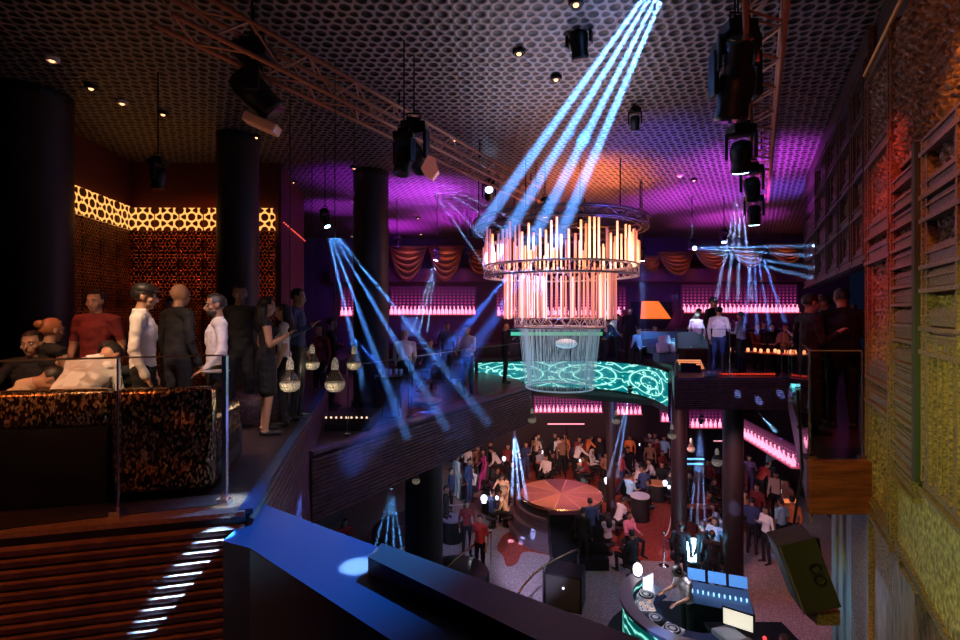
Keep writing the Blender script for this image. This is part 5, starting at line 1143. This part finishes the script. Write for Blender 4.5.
# people on the dance floor: pixel of the head top, then looks
crowd = [
 (526,441,'crossed','navy','navy',1,0,-150,'person with folded arms in a navy dress left behind the stage'),
 (546,445,'sit','white','black',0,0,150,'person in a white shirt sitting left of the back turned white shirt'),
 (561,442,'lean','white','black',0,0,10,'person in a white shirt with back turned bending over a table behind the stage'),
 (576,444,'reach','white','black',0,0,-70,'person in a white shirt reaching down to the right behind the stage'),
 (600,437,'walk','black','jeans',0,0,100,'person in a dark suit over a white shirt by the thin lower column'),
 (563,427,'stand','orange','black',1,0,120,'person in an orange top in the rear crowd'),
 (583,430,'reach','orange','brown',0,0,-80,'person in orange stretching an arm in the rear crowd'),
 (547,418,'stand','black','black',0,0,180,'person in black furthest back left of the orange top'),
 (555,419,'stand','brown','black',0,0,180,'person in brown furthest back left of the orange top'),
 (572,421,'stand','wine','black',0,0,160,'person in dark red furthest back between the two in orange'),
 (616,419,'glass','orange','black',1,0,160,'person in orange right of the thin lower column'),
 (627,414,'glass','grey','jeans',0,0,20,'silver haired person in a grey shirt in the slanting blue shaft'),
 (633,421,'crossed','black','jeans',0,0,170,'person in a black T-shirt and jeans with folded arms'),
 (645,424,'stand','navy','black',0,0,-170,'person in navy next to the black T-shirt'),
 (653,428,'stand','wine','black',0,0,-150,'person in dark red behind the seated right group'),
 (622,452,'walk','red','jeans',0,0,-90,'person in a red shirt and jeans walking right of the stage'),
 (640,456,'sit_lean','white','black',0,1,100,'seated person in a white shirt at the back of the right group'),
 (634,464,'sit_lean','white','black',0,1,-90,'seated person in a white shirt leaning over the drum table'),
 (655,458,'sit_lean','white','black',0,1,90,'seated person in a white shirt at the right side of the right group'),
 (644,467,'sit','navy','navy',0,1,10,'seated person in navy with back turned in the right group'),
 (617,497,'sit_lean','lightgrey','black',0,1,-70,'seated person in a grey shirt leaning right at the stage edge'),
 (608,512,'sit','grey','black',1,1,15,'seated person with long dark hair in pale grey right of the stage steps'),
 (598,505,'sit','black','black',0,1,-20,'seated person in black right against the stage'),
 (629,511,'sit','pink','black',1,1,-150,'seated person in a pink top with a phone right of the stage'),
 (507,489,'sit_lean','cream','black',0,1,90,'seated person in a cream shirt leaning left at the stage steps'),
 (457,455,'stand','white','lightgrey',0,0,-60,'tall person in white bathed in the blue light at the left'),
 (469,459,'stand','navy','navy',0,0,-120,'person in navy between the white figure and the magenta dress'),
 (484,459,'walk','magenta','magenta',1,2,100,'person in a magenta dress walking left'),
 (467,444,'glass','white','black',1,0,150,'person in a white top behind the tall white figure'),
 (478,446,'stand','brown','black',1,0,-160,'person in brown behind the magenta dress'),
 (490,441,'stand','black','black',0,0,-90,'person with a pale cap in black left of the pale shaft'),
 (500,453,'lean','white','black',0,0,80,'person in a white shirt bending in the pale shaft'),
 (492,490,'sit','navy','black',0,1,-60,'seated person in navy by the white lamps'),
 (467,499,'stand','wine','black',1,0,-170,'person in dark red at the curved handrail, left one'),
 (480,515,'stand','red','black',0,0,150,'person in red at the curved handrail, closest to the copper rail'),
 (504,473,'reach','beige','beige',1,0,160,'person in beige with raised arms left of the stage'),
 (670,471,'sit','black','black',0,1,-90,'seated person in black beside the papers table'),
 (681,480,'sit_lean','beige','black',1,1,-40,'seated person in a beige blouse at the papers table'),
 (691,472,'stand','black','black',0,0,80,'person in a black suit with a white collar by the blue lit lower column'),
 (662,462,'sit','black','black',0,1,160,'seated person in black behind the papers table'),
 (722,502,'sit_lean','blue','black',1,1,70,'person in a light blue top leaning left between the lower columns'),
 (681,522,'stand','black','black',0,0,-30,'person in black left of the blazing light block'),
 (702,522,'stand','black','black',0,0,30,'person in black right of the blazing light block, back turned'),
 (715,516,'glass','blue','black',1,0,140,'person in turquoise lit clothes right of the black backs'),
 (727,517,'stand','blue','black',0,0,-160,'person in a light blue shirt before the dark lower column'),
 (749,454,'raise','violet_lit','violet_lit',1,0,160,'person in violet light raising an arm below the curved bottle wall'),
 (759,468,'lean','red','black',0,0,-80,'person in red bending at the tables under the curved wall'),
 (776,472,'stand','beige','black',0,0,130,'person in beige behind the bright white lamp'),
 (745,491,'stand','brown','black',0,0,160,'person in brown right of the dark lower column'),
 (752,498,'stand','navy','black',0,0,-40,'person in navy in front of the brown one'),
 (766,505,'glass','white','black',1,0,100,'person in a pale dress below the bright white lamp'),
 (781,499,'stand','blue','black',0,0,20,'person in a light blue shirt with back turned by the speaker'),
 (792,497,'stand','orange','black',0,0,-20,'person in red orange clothes next to the speaker'),
 (739,463,'stand','wine','black',0,0,150,'person in dark red behind the violet lit one'),
 (729,470,'stand','black','black',0,0,180,'person in black behind the dark lower column'),
 (708,460,'sit','wine','black',0,1,160,'seated person in dark red between the lower columns, rear'),
 (714,478,'sit','black','black',1,1,-150,'seated person in black between the lower columns, front'),
 (590,496,'stand','navy','navy',0,0,5,'tall dark figure with back turned at the stage steps'),
 (345,518,'sit','red','black',1,1,-150,'seated person in red far below the blue ledge'),
 (519,452,'stand','navy','black',0,0,150,'person in navy at the right side of the pale shaft'),
 (536,430,'stand','brown','black',1,0,150,'person in brown under the left pendant'),
 (592,446,'sit','white','black',1,1,-120,'seated person in white by the silver bucket'),
 (664,436,'stand','blue','black',0,0,150,'person in pale blue far back beside the blue lit column'),
 (508,443,'stand','wine','black',1,0,170,'person in dark red far back in the pale shaft'),
 (540,449,'sit','grey','black',0,1,-140,'seated person in grey at the white lamp behind the stage'),
 (553,452,'sit','black','black',1,1,150,'seated person in black behind the stage, left of the bent white shirt'),
 (589,455,'sit_lean','wine','black',0,1,90,'seated person in dark red behind the orange topped drum'),
 (570,434,'sit','navy','black',0,1,170,'seated person in navy under the pink white bar'),
 (538,434,'stand','black','black',1,0,160,'person in black beside the brown one under the left pendant'),
 (606,452,'sit','brown','black',1,1,170,'seated person in brown right behind the suited person'),
 (628,447,'stand','black','black',0,0,150,'person in black between the red shirt and the black T-shirt'),
 (650,441,'stand','brown','black',1,0,170,'person in brown behind the right group'),
 (662,448,'sit','wine','black',0,1,-150,'seated person in dark red behind the seated right group'),
 (630,474,'sit','blue','black',0,1,-60,'seated person in light blue at the orange rimmed drum table'),
 (649,480,'sit','black','black',0,1,60,'seated person in black at the drum table of the right group'),
 (473,470,'sit','white','black',1,1,130,'seated person in white between the navy one and the magenta dress'),
 (497,468,'sit','black','black',0,1,-100,'seated person in black right of the magenta dress'),
 (512,461,'stand','black','black',0,0,160,'person in black standing in the pale shaft behind the stage'),
 (446,486,'stand','black','black',0,0,-100,'person in black beside the dark wide lower column'),
 (708,492,'sit','wine','black',0,1,-120,'seated person in dark red in front of the copper lit counter edge'),
 (735,483,'stand','black','black',1,0,-170,'person in black by the dark lower column, right side'),
 (757,484,'stand','wine','black',0,0,120,'person in dark red among the group under the curved wall'),
 (769,459,'stand','black','black',0,0,170,'person in black behind the red one under the curved wall'),
 (787,478,'stand','brown','black',1,0,100,'person in brown right of the bright white lamp'),
 (712,528,'stand','black','black',0,0,-20,'person in black in front of the turquoise lit group'),
 (632,531,'sit','black','black',0,1,30,'seated person in black behind the booth rail'),
 (583,508,'stand','black','black',0,0,-30,'person in black in front of the stage steps'),
 (451,468,'stand','navy','black',0,0,-90,'person in navy at the edge of the dark lower wall'),
]
random.seed(11); placed = []
cols_ = [(W(x_, HZ, d_).x, d_, w_) for x_, d_, w_ in ((611,17.5,.45), (679,14.6,.5), (733,12.6,.55), (424,11.5,.75))]
for (x, y, pose, top, bot, fem, seat, face, lab) in crowd:
    htop = 1.29 if seat else (1.42 if pose == 'lean' else 1.6 if pose == 'reach' else 1.74)
    fine = 1 if y > 508 else 0; dress = 2 if 'dress' in lab and pose == 'walk' else 0
    p = at(x, y, LOW, htop)
    if y < 432: p = at(x, y+4, LOW, htop); p.y = min(p.y, 22.6)
    obst = [(q[0], q[1], .46) for q in placed]+[(sc_.x, sc_.y, RS+.30)]+[(c_[0], c_[1], c_[2]) for c_ in cols_]
    vd = V((p.x, p.y, 0)).normalized()
    for tr in range(7):
        c_ = p+vd*(.22*((tr+1)//2)*(-1 if tr % 2 else 1))
        if all(math.hypot(c_.x-a_, c_.y-b_) > r_ for a_, b_, r_ in obst): p = c_; break
    p.y = min(p.y, 22.9); placed.append((p.x, p.y))
    hc = 'grey' if 'silver' in lab else 'black'
    P_(p, face, lab, pose, top, bot, fem=fem, fine=0 if pose == 'walk' and dress else fine, dress=dress, hair='cap' if 'cap' in lab else ('long' if fem else 'short'), hc=hc, h=1.75 if not fem else 1.70, sleeve=2 if top in ('red','blue') else 1, skin=random.random() < .35)
    if seat:
        st = thing('stool', p, 'low stool under the '+' '.join(lab.replace('seated person ', '').replace('person ','').split()[:11]), 'stool', 'low stools'); b = MB(); b.lathe([(0,.36), (.2,.36), (.22,.33), (.22,.30), (0,.30)], 14); b.build('seat', M_FAB, st, True); b = MB(); b.lathe([(.03,.3), (.03,.02), (.17,.0)], 10); b.build('leg', M_BLACK, st, True)

# handrails
def rail(pts, label, m, posts=(), h=.95, grp='handrails'):
    o = thing('handrail', (pts[0][0], pts[0][1], pts[0][2]-h), label, 'handrail', grp); o0 = o.location.copy()
    b = MB(); b.tube([V(p)-o0 for p in pts], .028, 8); b.build('rail', m, o, True)
    for i in posts: b = MB(); q = V(pts[i])-o0; b.tube([q, q-V((0,0,h))], .02, 6); b.build('post', M_STEEL, o)
ZR = LOW+.95
rail([lp(x, y, ZR) for x, y in ((416,517), (424,512), (434,508), (446,505.5), (466,505))], 'thin curved handrail at the left of the dance floor', mat('dull_rail', (.45,.38,.4), .35, .8), (0,3,4))
rail([lp(x, y, ZR) for x, y in ((446,568), (460,556), (475,544), (487,534), (491,532))], 'straight copper handrail slanting up to the red shirt', M_COPPER, (0,2,4))
rail([lp(x, y, ZR) for x, y in ((518,594), (524,585), (533,575), (543,567), (556,559), (570,552), (578,549))], 'curved copper handrail in front of the stage steps', M_COPPER, (3,6))
# planter like round booth behind the copper handrail
p = lp(455,575,LOW+.6); o = thing('round_booth', (p.x, p.y, LOW), 'dark round booth with scattered glints behind the copper handrail', 'booth'); b = MB(); b.lathe([(0,.7), (.85,.7), (.9,.65), (.9,0)], 28); b.build('body', mat('dotted_black', (.02,.018,.02), .35, bump=(30,.4,.02)), o, True)
point(lp(482,574,LOW+.5), 4, (1,.45,.12), .04)
# left lower banquette
p = lp(425,560); o = thing('curved_banquette', (p.x-.3, p.y+.3, LOW), 'dark curved banquette at the lower left of the dance floor', 'seating'); b = MB(); b.lathe([(.75,0), (.75,.42), (1.2,.45), (1.2,.85), (1.35,.85), (1.35,0)], 24, a0=math.radians(40), a1=math.radians(230)); b.build('body', M_LEATH, o)
# barrier with cloth rope
for i, (x, y) in enumerate(((664,566), (672,541))):
    p = lp(x, y); o = thing('rope_post', p, 'steel rope post '+['closest to the booth','behind it'][i]+' left of the dark backs', 'post', 'rope posts'); b = MB(); b.lathe([(0,0), (.15,0), (.15,.02), (.02,.04), (.02,.95), (.04,.98), (0,1.02)], 12); b.build('pole', M_STEEL, o, True)
a_, c_ = lp(664,566)+V((0,0,.9)), lp(672,541)+V((0,0,.9)); b = MB(); b.tube([a_.lerp(c_, t/8)-V((0,0,.9*t/8*(1-t/8))) for t in range(9)], .02, 6); tag(b.build('rope', mat('cream_rope', (.7,.62,.52), .8), None, True), 'cream sagging rope between the two steel posts', 'rope')

# ---------------------------------------------------------------- dj booth
ZD = -5.2; D0 = G(692, 600, ZD+1.0)
o = thing('stage_riser', (D0.x, D0.y, LOW), 'low black platform carrying the DJ booth', 'platform'); b = MB(); b.lathe([(0,.8), (1.65,.8), (1.65,0)], 36); b.build('body', M_MATTE, o)
o = thing('dj_booth', (D0.x, D0.y, ZD), 'crescent shaped DJ booth with a turquoise striped glowing front', 'booth'); a0, a1 = math.radians(118), math.radians(300)
n = NT('striped_glow'); x, y, z = n.sep(); w = n.math('SINE', n.math('ADD', n.math('MULTIPLY', z, 38), n.math('MULTIPLY', n.noise(2.2, 2), 16))); n.lk(n.ramp(w, [(.2, (0,.08,.07)), (.55, (.02,.45,.35)), (.9, (.35,1,.85))]), n.b.inputs['Emission Color']); n.set(Emission_Strength=.9); n.col((.02,.06,.06)); M_STRG = n.m
b = MB(); b.lathe([(1.28,.0), (1.28,.86)], 40, a0=a0, a1=a1); q = b.build('glowing_front', M_STRG, o, True); q.modifiers.new('t','SOLIDIFY').thickness = -.04
b = MB(); b.lathe([(1.12,.86), (1.38,.86), (1.38,.93), (1.12,.93), (1.12,.86)], 40, a0=a0, a1=a1); b.build('arm_rail', mat('plum_rail', (.14,.09,.11), .45), o)
b = MB(); b.lathe([(.62,.72), (1.14,.72), (1.14,.76), (.62,.76), (.62,.72)], 40, a0=a0, a1=a1); b.build('worktop', M_BLUELQ, o)
M_WHP = mat('white_gear', (.75,.75,.8), .35); M_DISC = mat('vinyl_black', (.02,.02,.02), .3)
def deck(ang, r, label, kind='turntable'):
    a = math.radians(ang); p = V((D0.x+r*math.cos(a), D0.y+r*math.sin(a), ZD+.76)); o = thing('turntable' if kind == 'turntable' else 'mixer', p, label, kind, 'decks in the DJ booth', a)
    b = MB(); b.box((0,0,.035), (.32,.34,.07), bev=.01); b.build('case', M_WHP if ang % 2 == 0 else M_BLACK, o)
    if kind == 'turntable':
        b = MB(); b.lathe([(0,.085), (.15,.085), (.155,.075), (.155,.07)], 24); b.build('platter', M_DISC, o, True); b = MB(); b.lathe([(0,.092), (.055,.092), (.055,.085)], 16); b.build('record_label', M_WHP, o); b = MB(); b.lathe([(.10,.09),(.118,.09),(.118,.086),(.10,.086)], 24); b.build('ring', M_ALU, o)
        b = MB(); b.tube([(.15,.17,.10), (.13,.0,.10), (.06,-.07,.10)], .008, 6); b.build('tone_arm', M_ALU, o)
    else:
        for i in range(3):
            for j in range(4): b = MB(); b.lathe([(0,.10), (.016,.10), (.018,.07)], 8, (-.1+.1*i, -.14+.09*j, 0)); b.build('knob', mat('lit_knob', (1,.5,.2), .4, emit=(1,.5,.2), es=1.2) if (i+j) % 3 == 0 else M_ALU, o)
deck(148, .88, 'turntable at the top of the crescent booth'); deck(174, .88, 'mixer between the upper two turntables', 'mixer'); deck(199, .88, 'turntable in the middle of the crescent booth, black case'); deck(224, .88, 'turntable lowest in the crescent booth beside the white glow'); 
point((D0.x-.5, D0.y-.1, ZD+1.9), 22, (.85,.85,1), .1)
a = math.radians(124); o = thing('laptop', (D0.x+.88*math.cos(a), D0.y+.88*math.sin(a), ZD+.76), 'open laptop with a glaring screen at the head of the booth', 'laptop', None, a-PI/2); b = MB(); b.box((0,0,.012), (.36,.26,.02)); b.build('keyboard', M_ALU, o); b = MB(); b.box((0,.15,.14), (.36,.015,.26)); b.build('lid', M_ALU, o); b = MB(); b.box((0,.139,.14), (.33,.004,.23)); b.build('screen', M_WHT, o)
o = thing('booth_lamp', (D0.x-.75, D0.y+.99, ZD+.93), 'small blazing white lamp at the upper end of the booth rail', 'lamp'); b = MB(); b.ell((0,0,.14), (.10,.10,.14), 10, 8); b.build('bulb', mat('blazing_bulb', (1,1,1), .4, emit=(.9,.95,1), es=5), o, True); b = MB(); b.lathe([(0,0), (.07,0), (.05,.03)], 10); b.build('base', M_BLACK, o)
pd = P_((D0.x-.08, D0.y+.0, ZD), 100, 'DJ in a white T-shirt with headphones bending over the decks', 'dj', 'white', 'black', fine=1, sleeve=2, h=1.78); pd.name = 'person'
_, Hq, Rq, Nq = body_mesh('dj', 0, 0, 1, 1.0, 2); b = MB(); b.tube([Hq+Rq@V((.09*math.cos(t), -.01, .02+.11*math.sin(t))) for t in [PI*i/10 for i in range(11)]], .008, 6)
for s_ in (-1, 1): b.ell(Hq+Rq@V((s_*.088,-.01,.0)), (.02,.035,.042), 10, 8, Rq)
q = b.build('headphones', M_BLACK, None, True); q.location = pd.location; q.rotation_euler = pd.rotation_euler; q.scale = pd.scale; tag(q, 'black headphones on the DJ head', 'headphones')
# boxes, monitor, speakers and lighting desk around the booth
def cabinet(loc, sz, rz, label, tilt=0, grill=True, name='speaker', cat='speaker', m=M_BLACK, grp='stage monitors'):
    o = thing(name, loc, label, cat, grp, rz); R = Matrix.Rotation(tilt, 3, 'X'); b = MB(); b.box((0,0,sz[2]/2), sz, R, bev=.015); b.build('cabinet', m, o)
    if grill: b = MB(); b.box(R@V((0,-sz[1]/2-.006,0))+V((0,0,sz[2]/2)), (sz[0]*.9,.015,sz[2]*.88), R); b.build('grille', mat('grille_cloth', (.05,.045,.04), .8, bump=(120,.5,.003)), o)
    return o
p = G(565,603,LOW); cabinet((p.x, p.y, LOW), (.95,.7,.9), -.35, 'black box monitor in front of the curved copper handrail', 0); b = MB(); b.ell((p.x-.12, p.y-.42, LOW+.62), (.03,.02,.03), 8, 6); tag(b.build('indicator_light', M_WHT, None, True), 'tiny white light on the black box monitor', 'light')
cabinet((D0.x+.35, D0.y-.75, ZD), (.42,.42,.85), .3, 'tall black box right of the DJ with a pale lit side', 0, False, 'side_box', 'box', mat('pale_lit_box', (.35,.42,.5), .4), 'booth boxes')  # light on one side of a black box put into its whole colour
p = G(738,622,ZD+1.0); o = thing('desktop_monitor', (p.x, p.y, ZD+.75), 'tilted bright monitor beside the booth, bottom edge of the picture', 'monitor', None, -.6); b = MB(); b.box((0,0,.30), (.52,.03,.34), Matrix.Rotation(.1, 3, 'X')); b.build('case', M_BLACK, o); b = MB(); b.box((0,-.02,.30), (.48,.01,.30), Matrix.Rotation(.1, 3, 'X')); b.build('screen', mat('cream_screen', (1,.95,.8), .4, emit=(1,.92,.72), es=.85), o); b = MB(); b.box((0,.02,.06), (.06,.04,.14)); b.box((0,.02,0.005), (.25,.16,.012)); b.build('stand', M_BLACK, o)
o = thing('equipment_table', (p.x+.2, p.y-.0, ZD), 'black equipment table under the bright monitor', 'table'); b = MB(); b.box((.1,0,.72), (1.5,.8,.05)); b.build('table_top', M_MATTE, o)
for ax in (-.55,.75):
    for ay in (-.33,.33): b = MB(); b.box((ax,ay,.35), (.05,.05,.7)); b.build('leg', M_BLACK, o)
for i in range(2): b = MB(); b.ell((0,0,.03), (.035,.035,.04), 8, 6); tag(b.build('indicator_light', mat('red_lamp', (1,.05,.05), .4, emit=(1,.05,.05), es=2), None, True, (p.x+.42, p.y-.12-.16*i, ZD+.75)), 'red lamp right of the bright monitor, '+['upper','lower'][i], 'light')
p = G(716,588,ZD+1.0); o = thing('lighting_desk', (p.x, p.y, ZD), 'lighting desk with blue lit faders and small screens', 'mixing desk', None, -.35); b = MB(); b.box((0,0,.4), (1.3,.75,.8)); b.build('desk', M_BLACK, o)
b = MB(); b.box((0,-.05,.84), (1.25,.62,.05), Matrix.Rotation(.2, 3, 'X')); b.build('control_panel', mat('blue_panel', (.15,.25,.4), .3), o)
for i in range(12): b = MB(); b.box((-.55+.10*i, -.08, .90), (.022,.05,.05)); b.build('fader', mat('lit_fader', (.5,.8,1), .4, emit=(.35,.7,1), es=1.6), o)
for i in range(3): b = MB(); b.box((-.35+.40*i, .30, 1.06), (.34,.02,.22), Matrix.Rotation(-.3, 3, 'X')); b.build('touch_screen', mat('blue_screen', (.2,.5,1), .4, emit=(.12,.40,1), es=.5), o)
spot((p.x, p.y-1, ZD+3.5), (p.x, p.y, ZD+.8), 60, (.2,.55,1), 40, .6)
P_(G(786,640,LOW+1.7)+V((0,0,-1.7)), 60, 'person whose hair shows at the bottom edge right of the monitor', 'stand', 'black', fine=1, h=1.78, hc='brown')
# hanging loudspeaker on the right, tilted
o = thing('hanging_speaker', W(801,566,5.0), 'big dark tilted loudspeaker hanging beside the peeling teal boards', 'speaker'); R = Matrix.Rotation(-.32, 3, 'Y')@Matrix.Rotation(.25, 3, 'X'); R = Matrix.Rotation(.36, 3, 'Y').transposed()@Matrix.Rotation(-.2, 3, 'Z')
b = MB(); b.box((0,0,0), (.36,.30,.70), R, bev=.015); b.build('cabinet', mat('speaker_brown_black', (.014,.011,.011), .6), o)
b = MB(); b.box(R@V((0,-.176,0)), (.36,.012,.74), R); b.build('grille', mat('grille_dark', (.018,.014,.012), .8), o)
b = MB(); b.tube([R@V((-.17,-.19,.36)), R@V((-.17,-.19,-.36))], .009, 6); b.build('edge_bar', mat('dull_rail', (.45,.38,.4), .35, .8), o)
b = MB(); b.tube([R@V((.08+.05*math.cos(t), -.19, .07+.05*math.sin(t))) for t in [2*PI*i/14 for i in range(14)]], .012, 6, closed=True); b.tube([R@V((.08+.05*math.cos(t), -.19, -.05+.05*math.sin(t))) for t in [2*PI*i/14 for i in range(14)]], .012, 6, closed=True); b.build('handle_ring', M_BLACK, o)
b = MB(); b.tube([R@V((.1,.1,.38)), (.25,.35,.9), (.3,.5,1.75)], .015, 6); b.build('bracket', M_BLACK, o)
o = thing('cable_box', W(822,612,5.0), 'small carved block with a red light below the tilted loudspeaker', 'box'); b = MB(); b.box((0,0,0), (.24,.2,.16), bev=.01); b.build('box', M_TEAK, o); b = MB(); b.ell((.04,-.06,.16), (.04,.04,.04), 8, 6); b.build('red_light', mat('red_lamp', (1,.05,.05), .4), o); b = MB(); b.tube([(0,0,.08), (.1,.1,.25), (.2,.35,.6)], .02, 6); b.build('cable', M_BLACK, o)
# teal glowing wedge and rail pieces under the right mezzanine
o = thing('green_awning', G(782,458,-3.2), 'small teal slanted canopy under the curved bottle wall', 'canopy'); b = MB(); b.add([(-.5,0,-.12), (.6,0,.22), (.6,.1,.30), (-.4,.1,.18), (-.5,.05,-.16), (.6,.05,.18), (.6,.15,.26), (-.4,.15,.14)], [(0,1,2,3), (7,6,5,4), (0,4,5,1), (2,6,7,3), (1,5,6,2), (3,7,4,0)]); b.build('cloth', mat('teal_cloth', (.12,.30,.30), .6), o); b = MB(); b.tube([(0,.08,.05), (0,.08,-2.8)], .02, 6); b.build('pole', M_BLACK, o)
for i, (x, y, w_, h_) in enumerate([(693,459,.9,.05), (693,464,.8,.04), (721,441,.6,.03), (566,424,1.6,.04), (697,506,1.4,.14), (789,501,.5,.12)]):
    z_ = [-4.5,-4.6,-3.9,-3.4,-5.0,-4.8][i]; p = G(x, y, z_); o = thing('light_bar', p, ['blue glowing bar between the lower columns, upper','blue glowing bar between the lower columns, lower','pink glowing bar above the pendant','pink white glowing bar over the rear crowd','copper lit counter edge behind the blazing block','orange lit counter edge beside the speaker'][i], 'light bar'); b = MB(); b.box((0,0,0), (w_,.06,h_))
    b.build('bar', [mat('blue_bar', (.2,.5,1), .4, emit=(.15,.45,1), es=1.8)]*2+[mat('pink_bar', (1,.4,.5), .4, emit=(1,.35,.45), es=1.2)]*2 == 0 or ([mat('blue_bar', (.2,.5,1), .4, emit=(.15,.45,1), es=1.8)]*2+[mat('pink_bar', (1,.4,.5), .4, emit=(1,.35,.45), es=1.2)]*2+[M_COPPER, mat('orange_lit_edge', (1,.3,.1), .4, emit=(1,.25,.08), es=.8)])[i], o)  # orange counter edge is no lamp, light on it put in as emission
    b = MB(); b.tube([(0,.05,0), (0,.05,LOW-z_)], .02, 6); b.build('support', M_BLACK, o)

# light on the dance floor (heads under the mezzanine)
spot(lp(560,430,-1.6), lp(560,485), 650, (1,.35,.18), 60, 1, .1)
spot((1.2,9.0,-1.3), lp(538,572), 2600, (.62,.55,1), 24, .6, .08)
spot(lp(600,560,-1.8), lp(585,572), 260, (1,.45,.12), 24, .7, .08)
spot(lp(560,470,-1.5), (sc_.x, sc_.y, ZS), 60, (1,.50,.35), 30, .9, .1)
spot((2.4, 13.5, -1.4), (3.0, 19.5, -5), 1400, (1,.50,.40), 80, 1, .2)
spot((4.6, 11.9, -1.0), (6.4, 16.0, -5), 900, (.9,.30,.35), 80, 1, .2)
spot((6.0, 11.2, -.9), (7.5, 12.5, -5), 500, (1,.35,.25), 80, 1, .2)
spot((.4, 13.0, -1.6), lp(458,500)+V((0,0,1)), 700, (.25,.60,1), 18, .7, .1)
spot((.2, 11.8, -1.6), lp(440,540), 500, (.30,.45,1), 40, .8, .1)
spot((1.0, 9.4, -1.6), lp(470,530)+V((0,0,1)), 260, (1,.35,.15), 40, .8, .1)
spot((-1.2, 8.4, -1.6), (-4.6, 10.5, -4.5), 500, (.06,.35,.9), 70, 1, .1)
spot((5.6, 9.6, -.9), lp(715,540)+V((0,0,1)), 160, (.15,.55,1), 45, .8, .1)
spot((8.0, 9.0, -1.0), (7.2, 10.2, -6), 60, (.2,.45,1), 50, .8, .1)
point((5.2, 16.5, -2.2), 60, (.2,.3,1), .4)
point((1.0, 17.0, -2.6), 40, (.8,.25,.5), .4)
# blue washes over the balconies
spot((2.0, 9.8, 4.0), (-.8, 9.2, -.6), 1600, (.04,.18,1), 60, 1, .1)
spot((1.6, 6.5, 4.2), G(318,545,-.08), 5200, (.025,.32,1), 24, 1, .05)
spot((-.3,3.3,4.3), G(357,566,-.08), 9000, (.75,.92,1), 3.0, .5, .02)
spot((-.6, 3.0, 4.1), (g2.x+.03, g2.y+.05, .1), 2500, (.45,.8,1), 4.2, .7, .02)
spot((-1.0, 4.5, 4.1), (-1.55, 4.6, 0), 200, (.15,.35,1), 40, 1, .05)
spot((.6, 8.0, 4.2), G(410,421,MID), 900, (.35,.75,1), 6, .8, .03)
spot((3.4, 9.5, 4.2), (5.6, 10.9, -.2), 600, (.04,.10,.9), 40, 1, .1)
